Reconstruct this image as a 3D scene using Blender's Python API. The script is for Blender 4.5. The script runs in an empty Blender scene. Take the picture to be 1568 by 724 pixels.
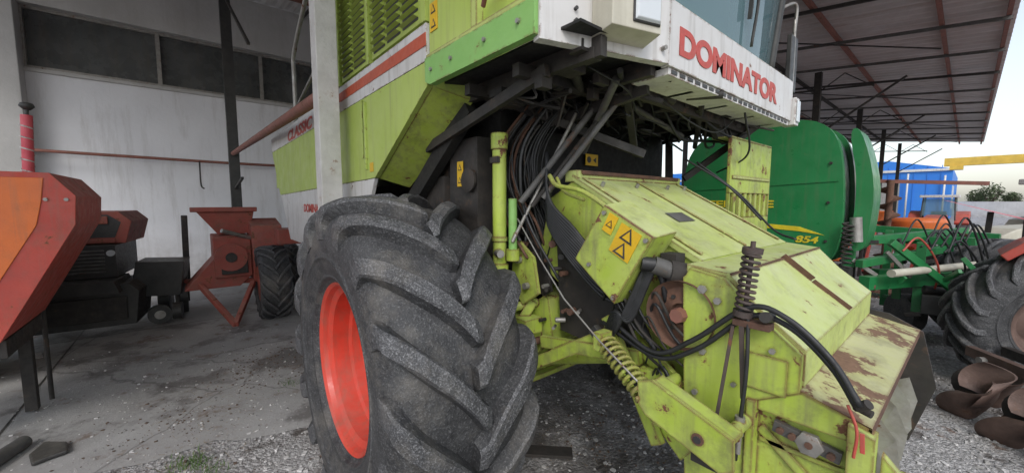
import bpy, bmesh, math, random
import numpy as np
from mathutils import Vector, Matrix, Euler
random.seed(7); rng=np.random.default_rng(5)
S=bpy.context.scene
# ---------------------------------------------------------------- materials
def new_mat(name):
    m=bpy.data.materials.new(name); m.use_nodes=True
    nt=m.node_tree; b=nt.nodes['Principled BSDF']; return m,nt,b
def N(nt,t,**kw):
    n=nt.nodes.new(t)
    for k,v in kw.items(): setattr(n,k,v)
    return n
def noise(nt,co,scale,detail=6,rough=.6):
    n=N(nt,'ShaderNodeTexNoise'); n.inputs['Scale'].default_value=scale
    n.inputs['Detail'].default_value=detail; n.inputs['Roughness'].default_value=rough
    nt.links.new(co,n.inputs['Vector']); return n.outputs['Fac']
def mr(nt,v,a,b,c=0,d=1):
    n=N(nt,'ShaderNodeMapRange'); nt.links.new(v,n.inputs[0])
    for i,x in zip((1,2,3,4),(a,b,c,d)): n.inputs[i].default_value=x
    return n.outputs[0]
def mth(nt,op,a,b=None):
    n=N(nt,'ShaderNodeMath',operation=op)
    for i,x in enumerate((a,b)):
        if x is None: continue
        if isinstance(x,(int,float)): n.inputs[i].default_value=x
        else: nt.links.new(x,n.inputs[i])
    return n.outputs[0]
def mix(nt,f,a,b,blend='MIX'):
    n=N(nt,'ShaderNodeMix',data_type='RGBA',blend_type=blend)
    for i,x in ((0,f),(6,a),(7,b)):
        if isinstance(x,(int,float)): n.inputs[i].default_value=x
        elif isinstance(x,tuple): n.inputs[i].default_value=(*x,1)
        else: nt.links.new(x,n.inputs[i])
    return n.outputs[2]
RUST=(.13,.055,.03)
def mat(name,base,base2=None,scale=6,rough=.5,rust=0,rustcol=RUST,rscale=9,edge=0,bump=.15,bscale=60,dust=0,dustcol=(.42,.39,.33),metal=0,streak=0,grime=0):
    m,nt,b=new_mat(name)
    co=N(nt,'ShaderNodeTexCoord').outputs['Object']
    c=base
    f=mr(nt,noise(nt,co,scale),.35,.68)
    c=mix(nt,f,base,base2 if base2 else tuple(x*.72 for x in base))
    rg=mr(nt,noise(nt,co,scale*3),.3,.7,rough-.1,rough+.15)
    if streak:
        mp=N(nt,'ShaderNodeMapping'); nt.links.new(co,mp.inputs[0]); mp.inputs['Scale'].default_value=(22,22,1.6)
        c=mix(nt,mr(nt,noise(nt,mp.outputs[0],1,5),.5,.72,0,streak),c,(.16,.13,.09))
    if grime:
        c=mix(nt,mr(nt,noise(nt,co,5.5,9,.75),.50,.66,0,grime),c,(.10,.085,.055))
    if dust:
        g=N(nt,'ShaderNodeNewGeometry'); sx=N(nt,'ShaderNodeSeparateXYZ'); nt.links.new(g.outputs['Normal'],sx.inputs[0])
        up=mr(nt,sx.outputs[2],.1,.9,.25,1)
        df=mth(nt,'MULTIPLY',up,mr(nt,noise(nt,co,4.3,8,.7),.3,.7,0,dust))
        c=mix(nt,df,c,dustcol)
    if rust:
        r=noise(nt,co,rscale,10,.68); th=.72-rust*.3
        halo=mr(nt,r,th-.06,th+.01,0,.4)
        c=mix(nt,halo,c,tuple(x*.55+y*.45 for x,y in zip(base,(.25,.12,.05))))
        rm=mr(nt,r,th,th+.025)
        if edge:
            bv=N(nt,'ShaderNodeBevel',samples=3); bv.inputs[0].default_value=.014
            g2=N(nt,'ShaderNodeNewGeometry')
            d=N(nt,'ShaderNodeVectorMath',operation='DOT_PRODUCT')
            nt.links.new(bv.outputs[0],d.inputs[0]); nt.links.new(g2.outputs['Normal'],d.inputs[1])
            e=mr(nt,d.outputs['Value'],.985,.90)
            e=mth(nt,'MULTIPLY',e,mr(nt,noise(nt,co,17,8,.7),.62-edge*.25,.66-edge*.22))
            rm=mth(nt,'MAXIMUM',rm,e)
        rc=mix(nt,noise(nt,co,45,6),tuple(x*.45 for x in rustcol),tuple(min(1,x*1.9) for x in rustcol))
        c=mix(nt,rm,c,rc)
        rg=mix(nt,rm,rg,(.85,.85,.85))
    nt.links.new(c,b.inputs['Base Color']); nt.links.new(rg,b.inputs['Roughness'])
    b.inputs['Metallic'].default_value=metal
    if bump:
        bp=N(nt,'ShaderNodeBump'); bp.inputs['Strength'].default_value=bump; bp.inputs['Distance'].default_value=.01
        nt.links.new(noise(nt,co,bscale,6),bp.inputs['Height']); nt.links.new(bp.outputs[0],b.inputs['Normal'])
    return m
LIME=mat('lime_paint_worn',(.36,.47,.045),(.42,.50,.10),7,.45,.36,edge=1,dust=.4,dustcol=(.47,.50,.27),streak=.55,grime=.55)
LIMEC=mat('lime_paint_side',(.38,.49,.085),(.42,.52,.12),3,.42,.12,edge=.3,dust=.2,streak=.3,bump=.05)
LIMED=mat('lime_paint_dusty',(.47,.54,.17),(.40,.47,.11),5,.5,.28,rscale=7,edge=1,dust=.7,dustcol=(.53,.55,.34),grime=.45)
LIMER=mat('lime_paint_rusted_shelf',(.48,.49,.22),(.38,.39,.14),5,.6,.60,rscale=5,edge=1,dust=.6,dustcol=(.50,.46,.33),grime=.6,rustcol=(.15,.085,.055))
BGREEN=mat('green_paint',(.20,.42,.10),(.24,.46,.13),5,.45,.2,edge=.5,dust=.2)
LOUV=mat('lime_louvre',(.36,.44,.085),(.30,.38,.07),4,.5,.05,dust=.3)
WHITE=mat('white_paint',(.64,.63,.62),(.56,.54,.52),4,.4,.2,edge=.5,streak=.4,bump=.04)
CREAM=mat('cream_plastic',(.55,.52,.43),(.48,.45,.36),6,.45,streak=.2)
REDT=mat('red_letter',(.50,.07,.055),(.42,.08,.06),20,.5)
STRIPE=mat('red_stripe',(.50,.09,.04),(.42,.08,.04),10,.5,.05)
RIM=mat('red_rim',(.62,.045,.022),(.50,.038,.02),5,.42,.18,dust=.2,streak=.35,bump=.05,grime=.3)
BLK=mat('cavity_shade_black',(.010,.010,.010),(.022,.02,.018),9,.8)  # near-black colour that paints the shade inside the machine's cavities
DARK=mat('grimy_black_metal',(.022,.02,.019),(.045,.038,.033),9,.6,.2,rustcol=(.06,.036,.026))  # grimy black metal, colour deepened further to shade the under-cab cavity
DARK2=mat('grimy_brown',(.045,.038,.033),(.022,.02,.018),7,.75,.3,rustcol=(.07,.04,.028))  # grimy brown, likewise deepened in colour for the cavity shade
GREYM=mat('grimy_grey_metal',(.12,.115,.11),(.055,.052,.048),9,.6,.3,rustcol=(.09,.05,.035))
BLACK=mat('black_plastic',(.02,.02,.021),(.035,.035,.035),8,.45,dust=.25)
HOSE=mat('rubber_hose',(.014,.014,.015),(.024,.024,.026),20,.5,bump=.05)
STEEL=mat('bare_steel',(.36,.35,.33),(.24,.22,.2),12,.45,.3,metal=.5)
RUSTM=mat('rusty_steel',(.15,.075,.048),(.085,.045,.032),12,.85,.2,rustcol=(.20,.10,.055),bump=.4)
SPRG=mat('spring_steel',(.08,.055,.048),(.045,.038,.035),14,.6,.3)
RUSTP=mat('rust_red_paint',(.26,.10,.075),(.18,.08,.06),9,.7,.3)
JD=mat('dark_green_paint',(.010,.165,.045),(.016,.20,.06),3,.35,.1,dust=.15,bump=.03,streak=.2)
JDY=mat('yellow_letter',(.75,.6,.03),None,9,.5)
YEL=mat('yellow_sticker',(.72,.44,.01),(.6,.37,.02),10,.45,.2)
ORG=mat('orange_paint',(.72,.17,.035),(.62,.14,.035),4,.45,.2,streak=.3,grime=.2)
REDP=mat('red_paint',(.50,.055,.035),(.40,.045,.032),5,.5,.3,dust=.3,streak=.3,grime=.3)
REDF=mat('faded_red_paint',(.34,.065,.045),(.25,.055,.042),5,.6,.42,dust=.3,grime=.45)
CREAMW=mat('whitewashed_post',(.62,.60,.58),(.50,.48,.46),8,.8,.32,rustcol=(.3,.22,.18),bump=.6,bscale=40)
BLUE=mat('blue_cladding',(.02,.17,.60),(.03,.20,.62),.5,.5)
YBEAM=mat('yellow_paint',(.70,.46,.07),None,2,.5)
TREEM=mat('foliage',(.06,.09,.04),(.10,.12,.06),1,.9)
BARK=mat('bark',(.10,.07,.05),None,5,.9)
RUSTG=mat('worn_rusty_steel',(.17,.11,.09),(.09,.06,.05),6,.6,.3,rustcol=(.10,.055,.04),metal=.3,bump=.3)
def tyre_mats():
    out=[]
    for nm,c1,c2,sp in (('tyre_rubber',(.022,.022,.024),(.060,.060,.062),.45),('tyre_lug_worn',(.14,.14,.147),(.05,.05,.053),1)):
        m,nt,b=new_mat(nm); co=N(nt,'ShaderNodeTexCoord').outputs['Object']
        c=mix(nt,mr(nt,noise(nt,co,9,8,.7),.35,.65),c1,c2)
        v=N(nt,'ShaderNodeTexVoronoi'); v.inputs['Scale'].default_value=150; nt.links.new(co,v.inputs['Vector'])
        c=mix(nt,mr(nt,v.outputs['Distance'],.30,.5,0,.6*sp),c,(.018,.018,.02))
        c=mix(nt,mr(nt,noise(nt,co,110,4,.8),.53,.66,0,.7*sp),c,(.33,.33,.34))
        c=mix(nt,mr(nt,noise(nt,co,3,6,.7),.50,.70,0,.5),c,(.20,.18,.155))
        nt.links.new(c,b.inputs['Base Color']); b.inputs['Roughness'].default_value=.58
        bp=N(nt,'ShaderNodeBump'); bp.inputs['Strength'].default_value=.7; bp.inputs['Distance'].default_value=.007
        h=mth(nt,'ADD',noise(nt,co,110,6),mth(nt,'MULTIPLY',noise(nt,co,25,4),1.5))
        nt.links.new(h,bp.inputs['Height']); nt.links.new(bp.outputs[0],b.inputs['Normal']); out.append(m)
    return out
TYRE,LUG=tyre_mats()
def glass_mat(name,tint,tr):
    m,nt,b=new_mat(name); b.inputs['Base Color'].default_value=(*tint,1); b.inputs['Roughness'].default_value=.04
    b.inputs['Specular IOR Level'].default_value=.9
    t=N(nt,'ShaderNodeBsdfTransparent'); t.inputs[0].default_value=(.75,.85,.86,1)
    mx=N(nt,'ShaderNodeMixShader'); mx.inputs[0].default_value=tr
    nt.links.new(b.outputs[0],mx.inputs[1]); nt.links.new(t.outputs[0],mx.inputs[2])
    nt.links.new(mx.outputs[0],nt.nodes['Material Output'].inputs[0]); return m
GLASS=glass_mat('cab_glass',(.16,.26,.29),.35)
LAMP=glass_mat('lamp_glass',(.65,.68,.7),.1)
WINM=mat('dirty_window_glass',(.05,.055,.055),(.10,.105,.105),1.5,.25,bump=.02,streak=.3)
def wall_mat(name,c1,c2,dirtz):
    m,nt,b=new_mat(name); co=N(nt,'ShaderNodeTexCoord').outputs['Object']
    c=mix(nt,mr(nt,noise(nt,co,.9,8,.65),.35,.7),c1,c2)
    mp=N(nt,'ShaderNodeMapping'); nt.links.new(co,mp.inputs[0]); mp.inputs['Scale'].default_value=(3,3,.35)
    c=mix(nt,mr(nt,noise(nt,mp.outputs[0],1.5,6,.7),.52,.75,0,.4),c,(.28,.25,.22))
    sx=N(nt,'ShaderNodeSeparateXYZ'); nt.links.new(co,sx.inputs[0])
    lo=mth(nt,'MULTIPLY',mr(nt,sx.outputs[2],dirtz,0,0,.8),mr(nt,noise(nt,co,2.5,6),.35,.65))
    c=mix(nt,lo,c,(.22,.20,.18))
    nt.links.new(c,b.inputs['Base Color']); b.inputs['Roughness'].default_value=.9
    bp=N(nt,'ShaderNodeBump'); bp.inputs['Strength'].default_value=.3; bp.inputs['Distance'].default_value=.02
    nt.links.new(noise(nt,co,14,8),bp.inputs['Height']); nt.links.new(bp.outputs[0],b.inputs['Normal']); return m
WALL=wall_mat('white_plaster',(.76,.76,.79),(.68,.68,.71),1.0)
CONC=wall_mat('raw_concrete',(.50,.49,.48),(.40,.39,.38),.8)
def ground_mats():
    m,nt,b=new_mat('gravel_ground'); co=N(nt,'ShaderNodeTexCoord').outputs['Object']
    v=N(nt,'ShaderNodeTexVoronoi'); v.inputs['Scale'].default_value=48; nt.links.new(co,v.inputs['Vector'])
    v2=N(nt,'ShaderNodeTexVoronoi'); v2.inputs['Scale'].default_value=110; nt.links.new(co,v2.inputs['Vector'])
    bw=N(nt,'ShaderNodeRGBToBW'); nt.links.new(v.outputs['Color'],bw.inputs[0])
    c=mix(nt,bw.outputs[0],(.27,.26,.26),(.60,.585,.575))
    bw2=N(nt,'ShaderNodeRGBToBW'); nt.links.new(v2.outputs['Color'],bw2.inputs[0])
    c=mix(nt,mr(nt,bw2.outputs[0],.3,.8,0,.5),c,(.38,.365,.355))
    c=mix(nt,mr(nt,v.outputs['Distance'],.35,.75,0,.5),c,(.18,.17,.165))
    c=mix(nt,mr(nt,noise(nt,co,1.1,8,.7),.47,.60,0,.8),c,(.21,.19,.175))
    c=mix(nt,mr(nt,noise(nt,co,2.2,6,.7),.55,.61,0,.85),c,(.085,.072,.063))
    c=mix(nt,mr(nt,noise(nt,co,3.4,7,.7),.60,.65,0,.8),c,(.15,.09,.06))
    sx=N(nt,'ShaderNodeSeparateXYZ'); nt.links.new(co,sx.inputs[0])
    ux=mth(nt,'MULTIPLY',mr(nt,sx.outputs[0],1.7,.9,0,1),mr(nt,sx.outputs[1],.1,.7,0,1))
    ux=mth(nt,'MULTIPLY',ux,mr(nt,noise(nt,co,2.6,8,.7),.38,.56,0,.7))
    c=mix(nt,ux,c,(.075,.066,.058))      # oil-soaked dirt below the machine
    nt.links.new(c,b.inputs['Base Color']); nt.links.new(mr(nt,noise(nt,co,2.2,6,.7),.52,.62,.92,.5),b.inputs['Roughness'])
    bp=N(nt,'ShaderNodeBump'); bp.inputs['Strength'].default_value=.8; bp.inputs['Distance'].default_value=.015; bp.invert=True
    nt.links.new(mth(nt,'ADD',v.outputs['Distance'],mth(nt,'MULTIPLY',v2.outputs['Distance'],.5)),bp.inputs['Height'])
    nt.links.new(bp.outputs[0],b.inputs['Normal'])
    m2,nt,b=new_mat('stained_concrete'); co=N(nt,'ShaderNodeTexCoord').outputs['Object']
    c=mix(nt,mr(nt,noise(nt,co,1.3,9,.7),.35,.68),(.43,.42,.41),(.29,.28,.27))
    c=mix(nt,mr(nt,noise(nt,co,.9,6,.65),.52,.58,0,.75),c,(.12,.11,.105))
    c=mix(nt,mr(nt,noise(nt,co,55,6,.8),.58,.68,0,.6),c,(.55,.53,.51))
    c=mix(nt,mr(nt,noise(nt,co,90,6,.8),.58,.68,0,.6),c,(.15,.14,.13))
    c=mix(nt,mr(nt,noise(nt,co,2.6,8,.75),.57,.65,0,.8),c,(.20,.14,.105))
    vc=N(nt,'ShaderNodeTexVoronoi',feature='DISTANCE_TO_EDGE'); vc.inputs['Scale'].default_value=.45
    wp=N(nt,'ShaderNodeMix',data_type='VECTOR'); wp.inputs[0].default_value=.12
    nz=N(nt,'ShaderNodeTexNoise'); nz.inputs['Scale'].default_value=4; nz.inputs['Detail'].default_value=6; nt.links.new(co,nz.inputs['Vector'])
    nt.links.new(co,wp.inputs[4]); nt.links.new(nz.outputs['Color'],wp.inputs[5]); nt.links.new(wp.outputs[1],vc.inputs['Vector'])
    c=mix(nt,mr(nt,vc.outputs['Distance'],.0,.004,.6,0),c,(.09,.085,.08))
    nt.links.new(c,b.inputs['Base Color']); nt.links.new(mr(nt,noise(nt,co,.9,4),.45,.65,.85,.4),b.inputs['Roughness'])
    bp=N(nt,'ShaderNodeBump'); bp.inputs['Strength'].default_value=.5; bp.inputs['Distance'].default_value=.01
    nt.links.new(noise(nt,co,40,9,.75),bp.inputs['Height']); nt.links.new(bp.outputs[0],b.inputs['Normal'])
    return m,m2
GRAV,SLAB=ground_mats()
def stone_mat():
    m,nt,b=new_mat('pebble'); g=N(nt,'ShaderNodeNewGeometry')
    cr=N(nt,'ShaderNodeValToRGB'); nt.links.new(g.outputs['Random Per Island'],cr.inputs[0])
    cr.color_ramp.elements[0].color=(.20,.19,.185,1); cr.color_ramp.elements[1].color=(.64,.62,.61,1)
    e=cr.color_ramp.elements.new(.5); e.color=(.40,.385,.37,1)
    nt.links.new(cr.outputs[0],b.inputs['Base Color']); b.inputs['Roughness'].default_value=.9; return m
STONE=stone_mat()
def roof_mat():
    m,nt,b=new_mat('corrugated_roof_sheet'); co=N(nt,'ShaderNodeTexCoord').outputs['Object']
    c=mix(nt,mr(nt,noise(nt,co,.7,7,.7),.35,.68),(.60,.57,.58),(.44,.40,.39))
    mp=N(nt,'ShaderNodeMapping'); nt.links.new(co,mp.inputs[0]); mp.inputs['Scale'].default_value=(.5,5,1)
    c=mix(nt,mr(nt,noise(nt,mp.outputs[0],1.2,6,.7),.54,.7,0,.5),c,(.28,.17,.12))
    nt.links.new(c,b.inputs['Base Color']); b.inputs['Roughness'].default_value=.6
    return m
ROOF=roof_mat()
# ---------------------------------------------------------------- mesh builder
def catm(P,n=8):
    P=[Vector(p) for p in P]
    if len(P)<3: return P
    Q=[P[0]*2-P[1]]+P+[P[-1]*2-P[-2]]; out=[]
    for i in range(1,len(Q)-2):
        a,b,c,d=Q[i-1:i+3]
        for k in range(n):
            t=k/n; out.append(.5*((2*b)+(c-a)*t+(2*a-5*b+4*c-d)*t*t+(3*b-a-3*c+d)*t**3))
    out.append(P[-1]); return out
def chaikin(p,it=2):
    for _ in range(it):
        q=[]
        for i in range(len(p)):
            a=p[i];b=p[(i+1)%len(p)]
            q+=[(a[0]*.75+b[0]*.25,a[1]*.75+b[1]*.25),(a[0]*.25+b[0]*.75,a[1]*.25+b[1]*.75)]
        p=q
    return p
class MB:
    def __init__(s): s.v=[];s.f=[];s.mi=[];s.sm=[];s.mats=[]
    def add(s,v,f,m,smooth=False,closed=True):
        if m not in s.mats: s.mats.append(m)
        o=len(s.v); s.v+= [tuple(p) for p in v]; k=s.mats.index(m)
        for q in f: s.f.append(tuple(i+o for i in q)); s.mi.append(k); s.sm.append(smooth)
    def box(s,x0,x1,y0,y1,z0,z1,m):
        v=[(x,y,z) for x in (x0,x1) for y in (y0,y1) for z in (z0,z1)]
        s.add(v,[(0,1,3,2),(4,6,7,5),(0,4,5,1),(2,3,7,6),(0,2,6,4),(1,5,7,3)],m)
    def beam(s,p0,p1,w,h,m,up=(0,0,1)):
        p0=Vector(p0);p1=Vector(p1); d=(p1-p0).normalized(); up=Vector(up)
        if abs(d.dot(up))>.98: up=Vector((1,0,0))
        a=d.cross(up).normalized(); b=a.cross(d)
        v=[p+a*(i*w/2)+b*(j*h/2) for p in (p0,p1) for i,j in ((-1,-1),(1,-1),(1,1),(-1,1))]
        s.add(v,[(0,1,2,3),(7,6,5,4),(0,4,5,1),(1,5,6,2),(2,6,7,3),(3,7,4,0)],m)
    def cyl(s,p0,p1,r,m,r1=None,n=18):
        p0=Vector(p0);p1=Vector(p1); r1=r if r1 is None else r1
        d=(p1-p0).normalized(); up=Vector((0,0,1)) if abs(d.z)<.9 else Vector((1,0,0))
        a=d.cross(up).normalized(); b=a.cross(d)
        v=[p+ (a*math.cos(t)+b*math.sin(t))*rr for p,rr in ((p0,r),(p1,r1)) for t in [2*math.pi*i/n for i in range(n)]]
        s.add(v,[(i,(i+1)%n,n+(i+1)%n,n+i) for i in range(n)],m,True)
        s.add(v,[tuple(range(n))[::-1],tuple(range(n,2*n))],m)
    def lathe(s,prof,c,axis,m,n=48,ang=2*math.pi):
        c=Vector(c);d=Vector(axis).normalized(); up=Vector((0,0,1)) if abs(d.z)<.9 else Vector((1,0,0))
        a=d.cross(up).normalized(); b=a.cross(d); v=[];f=[]; L=len(prof)
        for i in range(n):
            t=ang*i/n; e=a*math.cos(t)+b*math.sin(t)
            for (h,r) in prof: v.append(c+d*h+e*r)
        for i in range(n):
            j=(i+1)%n
            for k in range(L-1): f.append((i*L+k,j*L+k,j*L+k+1,i*L+k+1))
        s.add(v,f,m,True)
    def prism(s,pts,ax,c0,c1,m):
        def P(p,c): return {'y':(p[0],c,p[1]),'x':(c,p[0],p[1]),'z':(p[0],p[1],c)}[ax]
        n=len(pts); v=[P(p,c0) for p in pts]+[P(p,c1) for p in pts]
        s.add(v,[tuple(range(n)),tuple(range(2*n-1,n-1,-1))]+[(i,n+i,n+(i+1)%n,(i+1)%n) for i in range(n)],m)
    def tube(s,pts,r,m,n=8,smooth=8):
        P=catm(pts,smooth) if smooth else [Vector(p) for p in pts]
        v=[];f=[]; a=None
        for i,p in enumerate(P):
            d=(P[min(i+1,len(P)-1)]-P[max(i-1,0)]).normalized()
            if a is None:
                up=Vector((0,0,1)) if abs(d.z)<.9 else Vector((1,0,0)); a=d.cross(up).normalized()
            else: a=(a-d*a.dot(d)).normalized()
            b=d.cross(a)
            for k in range(n):
                t=2*math.pi*k/n; v.append(p+(a*math.cos(t)+b*math.sin(t))*r)
        for i in range(len(P)-1):
            for k in range(n): f.append((i*n+k,i*n+(k+1)%n,(i+1)*n+(k+1)%n,(i+1)*n+k))
        f.append(tuple(range(n))); f.append(tuple(range(len(v)-n,len(v))))
        s.add(v,f,m,True)
    def spring(s,p0,p1,R,r,turns,m,n=14,r1=None):
        p0=Vector(p0);p1=Vector(p1); d=(p1-p0).normalized(); up=Vector((0,0,1)) if abs(d.z)<.9 else Vector((1,0,0))
        a=d.cross(up).normalized(); b=a.cross(d); K=int(turns*n)
        s.tube([p0.lerp(p1,i/K)+(a*math.cos(2*math.pi*i/n)+b*math.sin(2*math.pi*i/n))*R for i in range(K+1)],r,m,6,0)
    def done(s,name,parent=None,bevel=0,M=None,recalc=True,split=0):
        me=bpy.data.meshes.new(name); me.from_pydata(s.v,[],s.f)
        for m in s.mats: me.materials.append(m)
        me.polygons.foreach_set('material_index',s.mi); me.polygons.foreach_set('use_smooth',s.sm); me.update()
        if recalc:
            bm=bmesh.new(); bm.from_mesh(me); bmesh.ops.recalc_face_normals(bm,faces=bm.faces); bm.to_mesh(me); bm.free()
        o=bpy.data.objects.new(name,me); S.collection.objects.link(o)
        if M is not None: o.matrix_world=M
        if parent: o.parent=parent
        if split:
            e=o.modifiers.new('e','EDGE_SPLIT'); e.split_angle=math.radians(split)
        if bevel:
            b=o.modifiers.new('b','BEVEL'); b.width=bevel; b.segments=2; b.limit_method='ANGLE'; b.angle_limit=math.radians(40)
        return o
def empty(name):
    e=bpy.data.objects.new(name,None); S.collection.objects.link(e); e.empty_display_size=.2; return e
def text(name,s,origin,w,h,plane,m,parent,depth=.003,bold=.02,shear=0,M=None):
    cu=bpy.data.curves.new(name,'FONT'); cu.body=s; cu.size=1; cu.offset=bold; cu.extrude=.01; cu.shear=shear
    t=bpy.data.objects.new('tmp',cu); S.collection.objects.link(t); bpy.context.view_layer.update()
    me=bpy.data.meshes.new_from_object(t.evaluated_get(bpy.context.evaluated_depsgraph_get())); bpy.data.objects.remove(t)
    vs=np.array([v.co[:] for v in me.vertices]); mn=vs.min(0); mx=vs.max(0)
    vs[:,0]=(vs[:,0]-mn[0])/(mx[0]-mn[0])*w; vs[:,1]=(vs[:,1]-mn[1])/(mx[1]-mn[1])*h; vs[:,2]=(vs[:,2]-mn[2])/(mx[2]-mn[2])*depth
    o3=Vector(origin)
    for v,c in zip(me.vertices,vs):
        if plane=='+x': v.co=o3+Vector((c[2],c[0],c[1]))
        else: v.co=o3+Vector((c[0],-c[2],c[1]))
    me.materials.clear(); me.materials.append(m)
    o=bpy.data.objects.new(name,me); S.collection.objects.link(o); o.parent=parent
    if M is not None: o.matrix_world=M
    return o
def sticker(mb,cx,cz,y,w,h,mt=None,n=1):
    mb.box(cx-w/2,cx+w/2,y-.003,y,cz-h/2,cz+h/2,YEL)
    for i in range(n):
        k=(i+.5)/n
        if h>w: a,b=cx,cz-h/2+h*k
        else: a,b=cx-w/2+w*k,cz
        q=min(w,h)*.32 if n>1 else min(w,h)*.35
        mb.prism([(a-q,b-q*.8),(a+q,b-q*.8),(a,b+q)],'y',y-.005,y-.003,BLACK)
        mb.prism([(a-q*.6,b-q*.55),(a+q*.6,b-q*.55),(a,b+q*.6)],'y',y-.006,y-.005,YEL)
# ---------------------------------------------------------------- tyre
def tyre(name,parent,c,R=.885,W=.335,rim=.42,lugs=16,lugh=.068,rimmat=RIM,axis_rot=0,flip=1,lw=.098):
    k=R/.885; kw=W/.335; mb=MB()
    rk=lambda r: rim+ (r-.42)*(R-lugh-rim)/(.832-.42)
    half=[(0,.832),(.10,.830),(.20,.820),(.272,.795),(.312,.745),(.335,.67),(.337,.58),(.315,.49),(.27,.425)]
    half=[(y*kw,rk(r)) for y,r in half]
    sm=catm([(y,r,0) for y,r in half],6); L=len(sm)-1
    def pr(u):
        sg=-1 if u<0 else 1; t=min(abs(u),.9999)*L; i=int(t); p=sm[i].lerp(sm[i+1],t-i); return sg*p.x,p.y
    n=96; v=[];f=[]
    us=[i/24 for i in range(-24,25)]
    ring=[.90,.905,.93,.935]
    us=sorted(us+ring+[-q for q in ring]+[.745,.75,.765,.77,-.745,-.75,-.765,-.77])
    for i in range(n):
        t=2*math.pi*i/n
        for u in us:
            y,r=pr(u); au=abs(u)
            if .9045<au<.9305 or .7495<au<.7655: y+=.006*(1 if u>0 else -1)
            v.append((r*math.cos(t),y,r*math.sin(t)))
    m=len(us)
    for i in range(n):
        j=(i+1)%n
        for q in range(m-1): f.append((i*m+q,j*m+q,j*m+q+1,i*m+q+1))
    mb.add(v,f,TYRE,True)
    def nrm(u,t):
        y0,r0=pr(u-.01); y1,r1=pr(u+.01); dy,dr=y1-y0,r1-r0; l=math.hypot(dy,dr) or 1
        ny,nr=-dr/l,dy/l
        return Vector((nr*math.cos(t),ny,nr*math.sin(t)))
    def pt(u,t,h):
        y,r=pr(u); return Vector((r*math.cos(t),y,r*math.sin(t)))+nrm(u,t)*h
    for sg in (-1,1):
        for i in range(lugs):
            t0=2*math.pi*(i+(.5 if sg>0 else 0))/lugs
            K=18; vs=[];fs=[];ft=[]
            jit=random.uniform(.94,1.06)
            for q in range(K+1):
                u=-.03+.66*q/K
                sk=.50*(min(max(u,0),.50)/.50)**.80*flip + max(0,u-.50)*.05*flip
                h=lugh*(1 if u<.42 else max(.10,1-(u-.42)/.21*.95))*random.uniform(.96,1.04)
                if q==0: h*=.8
                wt=lw*jit*k*(.85 if q==0 else 1)*(1+.45*max(0,u-.3)); wb=wt+.045*k
                uu=max(u,.001)*sg
                if u<.01: uu=u*sg
                tt=t0+sk
                j1=random.uniform(-.003,.003)
                row=[(-wb/2,-.01),(-wt/2-.005,h*.78),(-wt/2+.008+j1,h*.98),(0,h),(wt/2-.008+j1,h*.98),(wt/2+.005,h*.78),(wb/2,-.01)]
                for (o,hh) in row: vs.append(pt(uu,tt+o/R,hh))
            for q in range(K):
                for w in range(6):
                    (ft if 1<=w<=4 else fs).append((q*7+w,q*7+w+1,(q+1)*7+w+1,(q+1)*7+w))
            fs.append(tuple(range(7))); fs.append(tuple(range(K*7,K*7+7)))
            mb.add(vs,fs,TYRE,False); mb.add(vs,ft,LUG,False)
    M=Matrix.Translation(c)@Matrix.Rotation(axis_rot,4,'Z')
    o=mb.done(name+'_tyre',parent,0,M)
    rb=MB(); r=rim
    prof=[(W*.72,r+.012),(W*.80,r+.022),(W*.84,r+.012),(W*.80,r-.004),(W*.72,r-.014),(W*.66,r-.040),(W*.40,r-.046),(W*.36,r-.066),(W*.20,r-.072),(W*.16,r-.085),(W*.06,r*.66),(W*.14,r*.44),(W*.18,r*.30),(W*.30,r*.27),(W*.30,.001)]
    rb.lathe([(h,x) for h,x in prof],(0,0,0),(0,-1,0),rimmat,72)
    rb.lathe([(-W*.2,r-.08),(-W*.8,r-.02),(-W*.84,r+.015),(-W*.72,r+.012)],(0,0,0),(0,-1,0),rimmat,48)
    for i in range(10):
        t=2*math.pi*i/10; p=Vector((r*.37*math.cos(t),-W*.14,r*.37*math.sin(t)))
        rb.cyl(p,p+Vector((0,-.035,0)),.016,STEEL,n=6)
    rb.done(name+'_rim',parent,0,M,split=24)
# ================================================================ COMBINE
C=empty('combine_harvester')
tyre('front_wheel',C,(0,.30,.862))
tyre('far_front_wheel',C,(0,2.72,.862))
tyre('rear_wheel',C,(-3.35,1.05,.55),R=.57,W=.2,rim=.26,lugs=16,lugh=.03)
tyre('far_rear_wheel',C,(-3.35,2.1,.55),R=.57,W=.2,rim=.26,lugs=16,lugh=.03)
mb=MB()
mb.prism([(.25,2.39),(.25,2.275),(-.48,1.86),(-3.85,1.80),(-4.3,2.39)],'y',.40,.43,LIMEC)
mb.prism([(.25,2.57),(.25,2.392),(-4.3,2.392),(-4.3,2.57)],'y',.397,.43,WHITE)
mb.prism([(.252,2.525),(.252,2.462),(-1.3,2.462),(-1.3,2.525)],'y',.393,.397,STRIPE)
mb.prism([(-.50,1.857),(-3.84,1.797),(-3.35,1.25),(-.9,1.25)],'y',.405,.43,WHITE)
mb.add([(.25,.43,2.275),(.33,.62,2.22),(-.44,.62,1.80),(-.50,.43,1.86)],[(0,1,2,3)],LIME)
mb.add([(.25,.40,2.275),(.25,.43,2.275),(.33,.62,2.22),(.36,.62,2.36),(.252,.40,2.39)],[(0,1,2,3,4)],LIME)
mb.box(-1.2,.24,.44,2.60,2.30,3.45,LIMEC)
mb.box(-4.28,-1.2,.43,2.60,1.9,2.565,LIMEC)
mb.box(-.70,-.66,.392,.396,2.0,2.385,LIMEC)
mb.prism([(-.5,1.86),(-3.84,1.80),(-3.3,1.0),(-.6,1.0)],'y',.80,2.2,BLK)
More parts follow.
